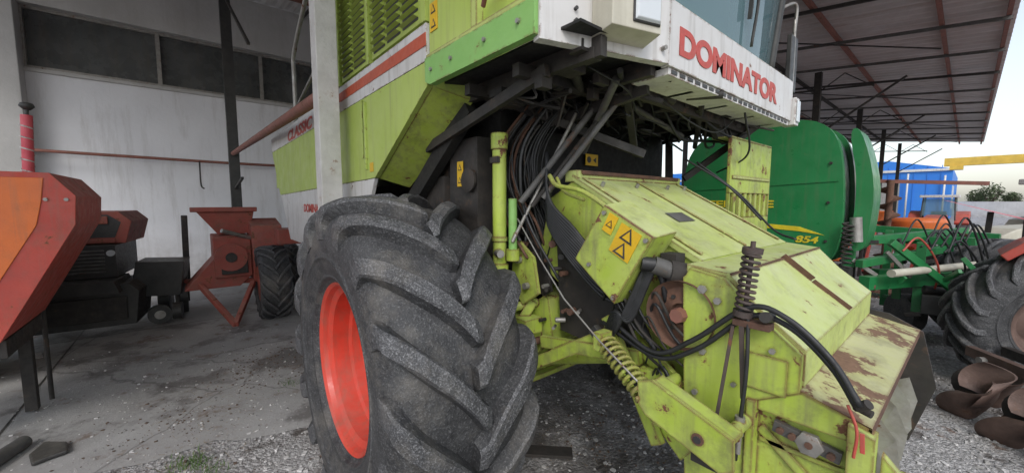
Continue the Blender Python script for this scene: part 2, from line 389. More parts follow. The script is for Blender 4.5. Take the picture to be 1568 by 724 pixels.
mb.box(-.62,-.60,.385,.40,1.92,2.36,LIMEC); mb.box(-.56,-.50,.3965,.3995,1.90,1.96,YEL)
mb.done('body_side',C,.004)
mb=MB()
for (x0,x1) in ((-.50,.20),(-1.12,-.56)):
    mb.box(x0,x1,.412,.439,2.60,3.40,LOUV)
    nc=3 if x1>0 else 2; cw=(x1-x0-.06)/nc
    for c in range(nc):
        for r in range(17):
            xa=x0+.04+c*cw; xb=xa+cw-.035; z=2.635+r*.043
            mb.add([(xa,.412,z+.030),(xb,.412,z+.030),(xb,.384,z+.006),(xa,.384,z+.006),(xa,.412,z),(xb,.412,z)],[(0,1,2,3),(3,2,5,4),(0,3,4),(1,5,2)],LOUV)
            mb.box(xa,xb,.408,.4115,z-.010,z+.001,BLACK)
mb.box(-.545,-.515,.395,.439,2.58,3.44,LIMEC); mb.box(.205,.25,.395,.439,2.58,3.44,LIMEC); mb.box(-1.18,-1.13,.395,.439,2.58,3.44,LIMEC)
mb.done('louvred_engine_panels',C,.0)
mb=MB()
mb.prism([(.254,2.395),(.254,2.285),(.30,2.265),(1.03,2.265),(1.03,2.385)],'y',.385,.42,BGREEN)
mb.box(.26,.62,.41,.44,2.40,3.0,LIMEC); mb.box(.60,1.0,.43,.46,2.40,2.75,LIMEC)
mb.box(.64,.68,.395,.43,2.39,2.9,LIMED)
mb.box(.26,1.02,.39,.43,2.387,2.41,LIMED)
for x in (.32,.5,.75,.95): mb.cyl((x,.385,2.33),(x,.375,2.33),.009,STEEL,n=6)
sticker(mb,.31,2.58,.409,.07,.13,n=2)
mb.tube([(.72,.40,2.47),(.78,.38,2.50),(.84,.40,2.47)],.01,RUSTP)
mb.done('platform_side',C,.003)
mb=MB()
mb.prism([(1.04,.40),(1.20,.96),(1.16,.97),(1.0,.41)],'z',2.25,2.52,WHITE)
mb.prism([(1.20,.962),(1.20,2.60),(1.16,2.60),(1.16,.972)],'z',2.245,2.50,WHITE)
mb.prism([(1.20,2.602),(1.05,2.72),(1.02,2.69),(1.16,2.59)],'z',2.25,2.5,WHITE)
mb.box(1.02,1.19,.98,2.58,2.215,2.243,WHITE)
for i in range(22):
    y=1.0+i*.071; mb.box(1.1905,1.193,y,y+.048,2.222,2.238,BLACK)
mb.box(1.0,1.17,1.0,2.58,2.502,2.53,LIMEC)
for p in ((1.07,.505),(1.19,.925)): mb.cyl((p[0],p[1],2.30),(p[0]+.02,p[1]-.006,2.30),.009,STEEL,n=8)
mb.done('cab_bumper',C,.008)
text('bumper_lettering','DOMINATOR',(1.2005,1.04,2.30),1.24,.115,'+x',REDT,C,.003,.045)
text('side_lettering','CLASSIC',(-3.15,.3965,2.40),1.15,.115,'-y',REDT,C,.003,.03,.2)
text('lower_side_lettering','DOMINATOR',(-2.55,.4045,1.60),.9,.085,'-y',REDT,C,.003,.03,.1)
# headlight
mb=MB(); d=Vector((.16,.56,0)).normalized(); nn=Vector((.56,-.16,0)).normalized()
c0=Vector((1.04,.40,0))+d*.34; 
def hp(a,o,z): p=c0+d*a+nn*o; return (p.x,p.y,z)
def hbox(a0,a1,o0,o1,z0,z1,m,tp=0):
    v=[hp(a,o,z) for a,o in ((a0,o0),(a1,o0)) for z in (z0,z1)]+[hp(a,o,z) for a,o in ((a0+tp,o1),(a1-tp,o1)) for z in (z0+tp,z1-tp)]
    mb.add(v,[(0,1,3,2),(4,6,7,5),(0,4,5,1),(2,3,7,6),(0,2,6,4),(1,5,7,3)],m)
hbox(-.13,.11,0,.10,2.285,2.53,CREAM,.012)
hbox(-.032,.092,.101,.108,2.318,2.50,BLACK,.004)
hbox(-.028,.086,.1085,.118,2.324,2.494,LAMP,.008)
for z in (2.33,2.37,2.45): mb.cyl(hp(-.2,0,z),hp(-.2,.012,z),.007,BLACK,n=8)
mb.done('headlight',C,.014)
# cab with glass
mb=MB()
ys=[.98+(2.56-.98)*i/12 for i in range(13)]
def gx(y,z): return 1.05+.11*(1-((y-1.77)/.80)**2)+ .10*(z-2.52)
zs=[2.53,2.8,3.1,3.5,3.85]
v=[(gx(y,z),y,z) for z in zs for y in ys]; f=[(r*13+i,r*13+i+1,(r+1)*13+i+1,(r+1)*13+i) for r in range(4) for i in range(12)]
mb.add(v,f,GLASS,True)
for y in (.955,2.585):
    mb.tube([(gx(min(max(y,.98),2.56),z)-.0,y,z) for z in zs],.028,BLACK,8,2)
    mb.box(-.35,-.28,y-.03,y+.03,2.53,3.85,CREAM)
    ya=y
    mb.add([(1.03,ya,2.62),(-.28,ya,2.62),(-.28,ya,3.8),(1.12,ya,3.8)],[(0,1,2,3)],GLASS)
    mb.box(-.3,1.05,y-.02,y+.02,2.53,2.62,CREAM)
mb.box(-.4,1.28,.9,2.64,3.86,4.05,CREAM)
mb.box(-.30,-.28,1.0,2.54,2.53,3.85,CREAM)
mb.box(.0,.45,1.5,2.0,2.6,2.95,BLACK); mb.box(-.08,.05,1.5,2.0,2.9,3.5,BLACK)
mb.cyl((.75,1.77,2.6),(.62,1.77,3.05),.04,BLACK)
mb.lathe([(0,.2),(.02,.215),(.04,.2),(.02,.185),(0,.2)],(.62,1.77,3.05),(-.4,0,1),BLACK,24)
mb.tube([(1.19,1.85,2.54),(1.225,1.82,2.8),(1.235,1.72,3.05)],.008,BLACK)
mb.beam((1.20,1.78,2.66),(1.265,1.70,3.25),.012,.02,BLACK)
mb.done('cab',C)
mb=MB()
mb.tube([(1.06,2.62,3.0),(1.12,2.85,3.1),(1.12,2.86,2.9)],.012,STEEL)
mb.tube([(1.06,2.62,2.42),(1.1,2.80,2.40),(1.12,2.86,2.5),(1.12,2.86,3.0)],.012,STEEL)
mb.box(1.10,1.13,2.78,2.93,2.50,2.88,BLACK)
mb.done('wing_mirror',C,.012)
mb=MB(); mb.box(1.14,1.22,2.61,2.69,2.22,2.40,WHITE); mb.box(1.221,1.23,2.62,2.68,2.24,2.38,LAMP); mb.done('marker_lamp',C,.008)
# underside of cab & frames
mb=MB()
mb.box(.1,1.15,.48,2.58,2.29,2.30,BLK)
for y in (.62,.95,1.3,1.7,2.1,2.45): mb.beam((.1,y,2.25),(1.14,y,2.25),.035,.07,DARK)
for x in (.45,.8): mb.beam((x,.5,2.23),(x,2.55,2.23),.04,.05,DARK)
mb.box(-.4,.35,.78,2.45,1.0,2.29,BLK)  # back of the cavity, coloured near black as shade
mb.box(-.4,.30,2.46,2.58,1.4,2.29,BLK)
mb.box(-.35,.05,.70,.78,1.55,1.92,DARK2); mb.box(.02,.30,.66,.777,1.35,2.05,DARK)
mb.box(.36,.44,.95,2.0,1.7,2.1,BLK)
mb.beam((-.4,.62,1.7),(.3,.62,2.2),.06,.1,BLK)
mb.beam((-.1,.58,2.02),(.9,.58,2.22),.03,.05,DARK)
mb.beam((.45,.8,2.2),(.9,1.3,1.95),.03,.04,DARK); mb.beam((.5,2.3,2.2),(.7,1.95,1.78),.05,.05,DARK)
mb.beam((1.05,2.45,2.22),(.75,2.05,1.86),.03,.04,DARK)
mb.beam((.95,1.05,2.22),(.72,1.5,1.98),.035,.035,DARK)
mb.cyl((1.0,.9,2.23),(.62,1.15,1.98),.018,GREYM); mb.cyl((.85,1.0,2.24),(.80,1.9,2.12),.016,GREYM); mb.cyl((1.05,1.6,2.22),(.7,2.3,2.10),.016,DARK)
mb.beam((.98,1.0,2.21),(.98,2.5,2.19),.03,.05,DARK2); mb.beam((1.06,1.05,2.20),(.5,1.0,2.12),.03,.05,DARK)
mb.prism([(1.9,2.24),(2.45,2.24),(2.30,2.10),(2.05,2.10)],'x',.93,.96,DARK)
for i in range(90):
    x=random.uniform(.38,1.08);y=random.uniform(.55,2.5);z=random.uniform(2.17,2.27)
    l=random.uniform(.04,.16); m_=random.choice([DARK,DARK2,DARK,BLK])
    if random.random()<.6: mb.cyl((x,y,z),(x+random.uniform(-.15,.15),y+l,z+random.uniform(-.05,.03)),random.uniform(.006,.026),m_,n=10)
    else: mb.box(x,x+random.uniform(.02,.09),y,y+l*.7,z-.02,z+random.uniform(.01,.03),m_)
for i in range(16):
    x=random.uniform(.4,1.0);y=random.uniform(.7,2.2)
    mb.beam((x,y,random.uniform(2.16,2.26)),(x+random.uniform(-.3,.1),y+random.uniform(-.1,.5),random.uniform(2.05,2.24)),.01,random.choice([.015,.025]),random.choice([DARK,GREYM,DARK]))
for i in range(60):
    y=random.uniform(.72,1.6); z=random.uniform(1.35,2.15); 
    mb.box(.35,.35+random.uniform(.02,.09),y,y+random.uniform(.02,.1),z,z+random.uniform(.02,.08),random.choice([DARK,DARK2,BLK,DARK]))
sticker(mb,.14,1.86,.655,.06,.14,n=2)
mb.box(.461,.466,1.36,1.48,1.93,2.0,YEL); mb.cyl((.466,1.39,1.965),(.468,1.39,1.965),.02,BLACK,n=10); mb.cyl((.466,1.45,1.965),(.468,1.45,1.965),.02,BLACK,n=3)
mb.lathe([(0,.001),(0,.06),(.02,.065),(.02,.001)],(.24,.655,1.82),(0,-1,0),DARK2,20)
mb.box(-.33,-.05,.66,.70,1.60,1.86,DARK2)
mb.done('chassis_underside',C,.002)
mb=MB()
for i in range(38):
    x=random.uniform(.4,1.0);y=random.uniform(.6,2.3)
    P=[(x,y,2.25)]
    for k in range(3):
        x+=random.uniform(-.15,.12);y+=random.uniform(-.1,.35);z=random.uniform(2.08,2.25); P.append((min(x,1.05),min(max(y,.52),2.5),z))
    mb.tube(P,random.choice([.004,.006,.008,.010]),random.choice([DARK2,GREYM,DARK]) if i%5==0 else HOSE,6,5)
for i in range(26):
    x=.45+random.uniform(-.06,.12); y=.80+random.uniform(-.05,.14)
    P=[(x+.12,y+.1,2.22),(x+random.uniform(-.03,.03),y,2.0),(x+random.uniform(-.03,.04),y-.02,1.8),(x+random.uniform(-.02,.10),y+random.uniform(0,.06),1.6),(x+random.uniform(.02,.22),y+random.uniform(0,.15),1.42+random.uniform(-.12,.1))]
    mb.tube(P,random.choice([.004,.006,.008]),[HOSE,HOSE,HOSE,GREYM,HOSE,HOSE,RUSTM][i%7],6,6)
for i in range(12):
    o=i*.012
    mb.tube([(.62,.86+o*.4,1.95-o),(.70,.80,1.72-o),(.86+o,.80,1.58-o*2),(1.02+o,.83,1.40-o),(1.15+o,.78,1.28-o)],.009,HOSE,6,6)
for i in range(8):
    o=i*.013
    mb.tube([(.98,.84,1.10-o),(1.12,.74,1.17+o),(1.20,.74,1.34-o),(1.25+o*.4,.76,1.46),(1.31,.80,1.42-o)],.009,HOSE,6,6)
for i in range(12):
    x=random.uniform(1.0,1.3); z=random.uniform(1.0,1.3)
    mb.tube([(x,.80,z),(x+.05,.76,z+.08),(x+.12,.77,z-.03),(x+.2,.80,z-.1)],random.choice([.004,.006]),random.choice([HOSE,HOSE,DARK2]),6,5)
mb.tube([(1.10,.76,1.22),(1.3,.74,1.155),(1.44,.74,1.24),(1.60,.735,1.385),(1.70,.735,1.375),(1.80,.735,1.29),(1.865,.73,1.19)],.0085,HOSE,8)
mb.tube([(1.05,.77,1.20),(1.3,.75,1.135),(1.45,.75,1.21),(1.60,.75,1.355),(1.70,.75,1.35),(1.80,.75,1.265),(1.86,.75,1.17)],.0085,HOSE,8)
mb.tube([(1.60,.74,1.37),(1.61,.72,1.2),(1.60,.72,1.02),(1.59,.73,.9)],.006,HOSE,8)
mb.tube([(1.14,1.95,2.22),(1.1,2.15,2.0),(.9,2.2,1.9)],.006,HOSE)
mb.tube([(.9,1.9,1.95),(1.1,2.05,1.75),(1.3,2.0,1.55),(1.42,1.97,1.5)],.006,HOSE)
mb.tube([(.85,1.85,1.97),(1.05,2.0,1.80),(1.25,1.97,1.60)],.006,HOSE)
mb.done('hydraulic_hoses',C)
# rams, axle and linkage
mb=MB()
mb.cyl((.44,.70,1.36),(.44,.70,1.98),.036,LIME); mb.cyl((.44,.70,1.97),(.44,.70,2.05),.043,LIME); mb.cyl((.44,.70,1.28),(.44,.70,1.38),.046,LIME)
mb.cyl((.44,.70,1.50),(.44,.70,1.52),.042,LIME); mb.cyl((.40,.70,1.44),(.50,.66,1.44),.02,STEEL); mb.box(.41,.47,.66,.70,1.90,1.93,DARK)
mb.cyl((.50,.74,1.45),(.50,.74,1.72),.022,BGREEN); mb.cyl((.50,.74,1.40),(.50,.74,1.46),.035,LIME)
mb.cyl((.80,1.05,2.2),(.56,.74,1.70),.016,GREYM); mb.cyl((.86,1.08,2.2),(.60,.78,1.68),.012,DARK2)
mb.cyl((.92,1.06,2.2),(.66,.80,1.72),.014,GREYM); mb.cyl((.69,1.0,2.15),(.52,.72,1.50),.009,STEEL)
mb.box(.12,.34,.62,2.45,.66,.80,LIME); mb.box(.342,.40,.66,1.45,.63,.66,LIME); mb.box(.341,.352,.66,1.5,.66,.78,LIME)
mb.cyl((0,.50,.86),(0,.80,.86),.22,LIME,n=28); mb.box(-.15,.20,.64,.80,.7,1.25,LIME)
mb.prism([(.30,1.28),(.62,1.20),(.66,.98),(.50,.84),(.25,.84)],'y',.88,1.06,LIME)
mb.box(.42,.60,.74,.86,1.02,1.10,LIME)
mb.cyl((.45,.68,1.13),(.62,1.12,1.20),.024,LIME); mb.cyl((.5,.7,.98),(.55,.9,1.0),.03,LIME)
mb.prism([(.46,1.52),(.60,1.42),(.64,1.24),(.52,1.16),(.42,1.26)],'y',.79,.81,LIME)
mb.prism([(.46,1.52),(.60,1.42),(.64,1.24),(.52,1.16),(.42,1.26)],'y',.88,.90,DARK)
for p in ((.5,1.4),(.56,1.27),(.48,1.25)): mb.cyl((p[0],.79,p[1]),(p[0],.765,p[1]),.018,STEEL,n=8)
mb.beam((.42,.72,1.22),(.40,.74,.80),.04,.05,LIME); mb.beam((.55,.84,1.18),(.46,.74,.95),.02,.05,LIME)
mb.tube([(.70,.80,1.83),(.76,.79,1.78),(.90,.78,1.755),(1.0,.78,1.71),(1.06,.80,1.66)],.011,LIME)
mb.tube([(.72,.83,1.82),(.78,.82,1.75),(.90,.82,1.71)],.008,LIME)
mb.tube([(.56,.72,1.62),(.95,.64,1.30),(1.345,.59,1.09)],.004,STEEL,6,2)
mb.cyl((.45,.98,.80),(1.1,1.0,1.02),.04,LIME); mb.cyl((1.1,1.0,1.02),(1.35,1.0,1.10),.022,STEEL)
mb.beam((.36,.8,.72),(1.02,.84,1.12),.03,.06,LIME); mb.beam((.62,.84,.98),(1.2,.82,1.08),.03,.06,LIME)
mb.beam((1.05,.8,1.22),(1.32,.76,.80),.03,.05,LIME); mb.beam((1.12,.82,1.02),(1.42,.78,.80),.02,.07,LIME)
mb.beam((1.18,.85,1.12),(1.38,.80,1.02),.02,.07,LIME); mb.beam((.98,.8,1.15),(1.14,.78,1.02),.03,.05,BLACK)
mb.box(1.22,1.38,.78,.81,.95,1.06,LIME)
for i in range(30):
    x=random.uniform(.45,.95); z=random.uniform(.9,1.5); mb.cyl((x,.87,z),(x+random.uniform(-.03,.03),.83,z),random.uniform(.008,.02),random.choice([STEEL,DARK,RUSTM]),n=8)
mb.prism([(.66,1.62),(.95,1.46),(1.14,1.28),(1.10,1.02),(.70,1.05)],'y',.89,.899,DARK)  # dark plate added as painted shadow along the feeder side
mb.done('axle_and_lift_linkage',C,.005)
# feeder house
mb=MB()
mb.prism([(.78,1.817),(1.40,1.48),(1.40,.98),(1.26,.93),(.52,1.38),(.60,1.72)],'y',.905,1.90,LIME)
sl=(1.48-1.86)/.70
def ft(x,o=0): return 1.86+sl*(x-.70)+.006+o
mb.add([(.76,.895,ft(.76,-.002)),(.76,1.91,ft(.76,-.002)),(1.39,1.91,1.489),(1.39,.895,1.489)],[(0,1,2,3)],LIMED)
mb.add([(.76,.895,ft(.76,-.002)),(1.39,.895,1.489),(1.385,.895,1.465),(.76,.895,ft(.76,-.026))],[(0,1,2,3)],LIMED)
for (y0,y1) in ((.93,.955),(1.845,1.87),(1.385,1.40)):
    xa,xb=.80,1.37
    mb.add([(xa,y0,ft(xa)),(xb,y0,ft(xb)),(xb,y1,ft(xb)),(xa,y1,ft(xa)),(xa,y0,ft(xa,.010)),(xb,y0,ft(xb,.010)),(xb,y1,ft(xb,.010)),(xa,y1,ft(xa,.010))],[(0,1,2,3),(4,5,6,7),(0,1,5,4),(3,2,6,7),(0,3,7,4),(1,2,6,5)],LIMED)
mb.add([(1.10,1.16,ft(1.10,.003)),(1.17,1.16,ft(1.17,.003)),(1.17,1.32,ft(1.17,.003)),(1.10,1.32,ft(1.10,.003))],[(0,1,2,3)],GREYM)
mb.box(.71,.79,.90,1.92,1.80,1.856,LIMED)
mb.box(.79,.80,.93,1.88,1.835,1.855,RUSTM)
for y in (1.0,1.3,1.62,1.83): mb.cyl((.86,y,ft(.86)),(.87,y,ft(.86)+.018),.011,STEEL,n=6)
mb.prism([(1.094,1.69),(1.305,1.575),(1.15,1.31),(.952,1.465)],'y',.70,.715,LIME)
mb.add([(1.094,.70,1.69),(1.305,.70,1.575),(1.31,.86,1.59),(1.10,.86,1.71)],[(0,1,2,3)],LIMED)
mb.add([(1.305,.70,1.575),(1.15,.70,1.31),(1.16,.84,1.32),(1.31,.86,1.59)],[(0,1,2,3)],LIME)
for p in ((1.15,1.335),(1.03,1.45),(1.10,1.66),(1.28,1.565)): mb.cyl((p[0],.70,p[1]),(p[0],.69,p[1]),.009,STEEL,n=6)
mb.done('feeder_house',C,.004)
mb=MB()
sticker(mb,.01,0,0,.095,.12,n=2); sticker(mb,-.080,.03,0,.045,.075,n=1)
mb.done('warning_stickers',C,0,Matrix.Translation((1.185,.6985,1.555))@Matrix.Rotation(.48,4,'Y'))
# pulley and motor
mb=MB()
mb.lathe([(0,.001),(.0,.035),(.02,.04),(.012,.05),(.005,.095),(.025,.115),(.04,.122),(.0,.122),(-.05,.122)],(1.375,.80,1.305),(0,-1,0),RUSTM,36)
mb.lathe([(0,.001),(0,.028),(.03,.025),(.03,.001)],(1.375,.775,1.305),(0,-1,0),RUSTP,8)
for i in range(6):
    t=i*math.pi/3; mb.cyl((1.375+.065*math.cos(t),.795,1.305+.065*math.sin(t)),(1.375+.065*math.cos(t),.782,1.305+.065*math.sin(t)),.008,DARK,n=6)
mb.cyl((1.28,.75,1.475),(1.33,.80,1.45),.032,GREYM,n=20); mb.cyl((1.32,.79,1.45),(1.36,.83,1.44),.042,DARK2,n=20)
mb.cyl((1.25,.72,1.48),(1.285,.75,1.475),.026,HOSE); mb.box(1.27,1.33,.82,.89,1.38,1.51,DARK2)
mb.prism([(1.28,1.44),(1.44,1.46),(1.50,1.27),(1.34,1.15),(1.24,1.22)],'y',.862,.875,BLK)  # near-black plate painting the shaded recess behind the pulley
mb.done('drive_pulley',C,.003,split=35)
# header / front attachment
mb=MB()
prof=[(1.38,1.485),(1.52,1.470),(1.61,1.375),(1.735,1.275),(1.735,1.165),(1.70,1.165),(1.60,1.33),(1.51,1.435),(1.38,1.45)]
mb.prism(prof,'y',.80,1.95,LIMED)
mb.prism([(1.40,1.475),(1.515,1.455),(1.605,1.365),(1.73,1.265),(1.73,1.155),(1.62,1.09),(1.62,.55),(1.42,.55),(1.38,1.44),(1.39,1.45)],'y',.775,.80,LIME)
mb.add([(1.70,.785,1.168),(1.885,.785,1.118),(1.905,1.96,1.128),(1.70,1.96,1.172)],[(0,1,2,3)],LIMER)
mb.add([(1.70,.785,1.163),(1.885,.785,1.113),(1.905,1.96,1.123),(1.70,1.96,1.167)],[(0,1,2,3)],LIME)
mb.add([(1.885,.785,1.118),(1.905,1.96,1.128),(1.905,1.96,1.098),(1.885,.785,1.088)],[(0,1,2,3)],RUSTM)
mb.beam((1.72,.80,1.172),(1.72,1.95,1.176),.012,.012,RUSTM)
mb.box(1.622,1.86,.81,.825,.45,1.12,LIME)
mb.box(1.60,1.624,.765,.83,.45,1.09,LIME)
mb.prism([(1.84,1.12),(1.895,1.10),(1.90,.5),(1.85,.5)],'y',.76,.82,LIME)
mb.prism([(1.62,1.15),(1.74,1.158),(1.88,1.115),(1.86,1.06),(1.62,1.06)],'y',.786,.802,LIME)
mb.box(1.63,1.84,.80,.81,.955,.97,LIME); mb.beam((1.63,.805,1.0),(1.75,.805,.90),.01,.03,LIME)
mb.beam((1.67,.79,1.030),(1.83,.79,1.005),.02,.035,GREYM)
mb.lathe([(0,.001),(0,.035),(.018,.035),(.018,.001)],(1.76,.79,1.015),(0,-1,0),STEEL,6)
for x in (1.69,1.72,1.76,1.81): mb.cyl((x,.78,1.028-(x-1.67)*.15),(x,.768,1.028-(x-1.67)*.15),.010,RUSTM,n=8)
mb.prism([(1.905,1.05),(1.97,.98),(1.975,.80),(1.905,.80)],'y',.80,.83,LIME)
mb.prism([(1.80,1.18),(1.915,1.12),(1.97,.88),(1.9,.6),(1.5,.5),(1.5,1.2)],'y',1.962,1.975,DARK2)
mb.box(1.42,1.50,.80,1.95,.45,1.40,LIME)
mb.cyl((1.72,.83,.80),(1.72,1.94,.80),.12,LIMED,n=24)
for i in range(64):
    t0=i*.5; y0=.84+i*.017; 
    a=Vector((1.72,y0,.80)); e=Vector((math.cos(t0),0,math.sin(t0))); e2=Vector((math.cos(t0+.5),0,math.sin(t0+.5)))
    mb.add([a+e*.12,a+e*.2,a+e2*.2+Vector((0,.017,0)),a+e2*.12+Vector((0,.017,0))],[(0,1,2,3)],STEEL)
mb.box(1.45,1.95,.80,1.95,.42,.45,LIME)
mb.beam((1.615,1.42,1.378),(1.735,1.44,1.282),.02,.006,RUSTM,up=(0,1,0))
mb.beam((1.52,1.35,1.476),(1.61,1.42,1.381),.035,.005,RUSTM,up=(0,1,0))
mb.beam((1.525,.80,1.468),(1.525,1.95,1.468),.008,.006,RUSTM)
for p in ((1.45,1.41,.015),(1.50,1.38,.012),(1.46,1.20,.012),(1.44,1.05,.010),(1.56,1.12,.008),(1.66,1.26,.009)): mb.cyl((p[0],.773,p[1]),(p[0],.762,p[1]),p[2],STEEL,n=6)
mb.box(1.585,1.70,.768,.774,1.13,1.24,LIME)
mb.spring((1.585,.745,1.375),(1.60,.745,1.555),.022,.0055,10,SPRG); mb.cyl((1.585,.745,1.30),(1.602,.745,1.585),.007,SPRG); mb.cyl((1.60,.745,1.55),(1.602,.745,1.565),.028,SPRG)
mb.cyl((1.583,.745,1.355),(1.585,.745,1.372),.028,SPRG); mb.box(1.56,1.66,.73,.775,1.325,1.345,RUSTM); mb.cyl((1.65,.77,1.36),(1.65,.72,1.37),.016,DARK)
mb.beam((1.585,.735,1.33),(1.60,.735,1.10),.008,.014,SPRG); mb.beam((1.56,.74,1.32),(1.535,.70,.98),.007,.010,SPRG)
mb.cyl((1.598,.72,.99),(1.60,.72,1.05),.014,STEEL); mb.cyl((1.598,.72,.93),(1.60,.72,.99),.008,STEEL)
mb.tube([(1.84,.74,1.18),(1.862,.735,1.12),(1.86,.73,1.05)],.004,REDP); mb.beam((1.872,.735,1.12),(1.876,.73,1.07),.004,.010,REDP)
mb.cyl((1.86,.745,1.18),(1.88,.735,1.20),.012,DARK2); mb.cyl((1.85,.77,1.17),(1.885,.76,1.165),.010,DARK2)
# arm and coil spring
mb.prism([(1.33,1.105),(1.38,1.125),(1.63,1.040),(1.635,.950),(1.60,.925),(1.36,1.00),(1.335,1.03)],'y',.585,.60,LIME)
mb.box(1.38,1.60,.60,.66,.97,.982,LIME); mb.prism([(1.38,1.122),(1.63,1.037),(1.63,1.025),(1.38,1.11)],'y',.60,.66,LIME)
mb.cyl((1.535,.585,1.0),(1.535,.58,1.0),.018,RUSTM); mb.cyl((1.535,.580,1.0),(1.535,.577,1.0),.011,BLACK)
mb.cyl((1.60,.6,1.02),(1.60,.78,1.02),.02,LIME); mb.cyl((1.36,.6,1.06),(1.36,.8,1.06),.02,LIME)
mb.spring((1.14,.67,1.16),(1.345,.615,1.05),.036,.007,10,LIME); mb.cyl((1.09,.68,1.19),(1.36,.61,1.04),.010,DARK2); mb.box(1.10,1.14,.64,.71,1.13,1.20,LIME)
mb.box(1.50,1.58,.62,.75,.90,.95,DARK2)
mb.done('front_attachment',C,.004)
# far-side slotted guard
mb=MB()
y0,y1=2.05,2.80; x=1.02
mb.box(x,x+.02,y0,y1,1.76,2.10,LIME); mb.box(x,x+.02,y0,y1,1.20,1.60,LIME)
n=8
for i in range(n+1):
    a=y0+(y1-y0)*i/n; mb.box(x,x+.02,max(y0,a-.022),min(y1,a+.022),1.60,1.76,LIME)
mb.box(x-.10,x+.02,y0,y1,2.10,2.112,LIMED)
mb.box(x+.021,x+.028,y0+.03,y1-.03,1.85,1.87,LIMED)
mb.box(x-.02,x-.01,y1-.03,y1,1.2,2.1,RUSTM)
mb.done('far_side_guard',C,.006)
mb=MB()
mb.tube([(-3.0,.46,2.57),(-3.0,.46,3.15),(-2.95,.46,3.35),(-2.4,.46,3.65),(-1.7,.46,3.95)],.022,STEEL,8,5)
mb.tube([(-3.0,.46,2.75),(-1.2,.46,3.15)],.016,STEEL,8,0); mb.tube([(-2.0,.46,2.57),(-2.0,.46,3.80)],.016,STEEL,8,0)
mb.done('handrail',C)

# ================================================================ SHED
SH=empty('open_farm_shed')
Y0=-5.0
def rz(x): return 5.0+(2.3-x)*.12
mb=MB()
WX=-9.3
mb.box(WX-.25,WX,Y0,12,-.1,4.10,WALL)
mb.done('plastered_wall',SH)
mb=MB()
mb.box(WX-.25,WX+.10,Y0,12,5.30,6.42,CONC)
for y in (-4.3,5.2): mb.box(WX-.2,WX+.32,y,y+1.6 if y<0 else y+.5,-.1,5.30,CONC)
mb.box(WX-.25,WX+.05,Y0,12,4.10,4.17,CONC)
mb.done('concrete_frame',SH,.01)
mb=MB()
mb.box(WX-.14,WX-.12,Y0,12,4.17,5.30,WINM)
y=-2.7
while y<12:
    mb.box(WX-.12,WX-.04,y-.035,y+.035,4.17,5.30,STEEL); y+=1.85
mb.box(WX-.12,WX-.05,Y0,12,4.17,4.23,STEEL); mb.box(WX-.12,WX-.05,Y0,12,5.24,5.30,STEEL)
mb.done('window_strip',SH)
mb=MB(); xs=[-9.9,2.35]; v=[];f=[]
ny=int((34-Y0)/.075)
for i in range(ny+1):
    y=Y0+i*.075; dz=.022*(1 if i%4 in(0,1) else -1)
    for x in xs: v.append((x,y,rz(x)+.12+dz))
for i in range(ny): f.append((2*i,2*i+1,2*i+3,2*i+2))
mb.add(v,f,ROOF); mb.done('corrugated_roof',SH,recalc=False)
mb=MB()
for i,x in enumerate((2.25,1.45,-.1,-1.7,-3.3,-4.9,-6.5,-8.1)):
    mb.beam((x,Y0,rz(x)+.02),(x,34,rz(x)+.02),.06,.10,RUSTP if i!=3 else DARK2)
mb.done('roof_purlins',SH)
mb=MB()
for i in range(17):
    y=Y0+.3+i*2.2
    mb.beam((-9.3,y,rz(-9.3)-.07),(2.3,y,rz(2.3)-.07),.045,.06,GREYM if i%3 else DARK)
for y in (6.9,13.5,20.1,26.8,33.9):
    mb.beam((-4,y+.3,rz(-4)-.1),(1.4,y+5.2 if y<30 else y-5,rz(1.4)-.1),.025,.025,DARK)
    if y>10:
        mb.beam((-6,y,rz(-6)-.65),(.2,y,rz(.2)-.45),.045,.045,DARK)
        for i in range(5):
            xa=-6+i*1.24; mb.beam((xa,y,rz(xa)-.6),(xa+.62,y,rz(xa+.62)-.08),.025,.025,DARK); mb.beam((xa+.62,y,rz(xa+.62)-.08),(xa+1.24,y,rz(xa+1.24)-.5),.025,.025,DARK)
mb.done('roof_trusses',SH)
mb=MB()
mb.box(-1.07,-.93,.19,.33,0,rz(-1),CREAMW)
mb.done('whitewashed_column',SH,.006)
mb=MB()
mb.box(-8.1,-7.92,.16,.34,0,rz(-8),BLACK)
for y in (13.5,20.1,26.8,33.9):
    mb.box(-1.08,-.92,y-.08,y+.08,0,rz(-1),DARK); mb.box(-8.1,-7.9,y-.08,y+.08,0,rz(-8),DARK)
    mb.beam((-1,y,3.6),(.8,y,rz(.8)-.3),.05,.05,DARK)
mb.beam((-8,.24,5.9),(-5.2,.3,4.1),.04,.04,DARK); mb.beam((-7.9,.24,2.0),(-6.6,.25,2.15),.04,.04,DARK)
mb.done('steel_columns',SH)
mb=MB()
mb.tube([(-9.05,-4,2.68),(-9.0,.2,2.60),(-9.0,4,2.6)],.03,RUSTP,8,2)
mb.cyl((-7.95,.24,2.72),(-1.0,.24,2.46),.045,RUSTP); mb.tube([(-8.9,-.3,2.6),(-8.88,-.3,2.1),(-8.85,-.25,2.0)],.015,DARK)
mb.done('pipe_rail',SH)

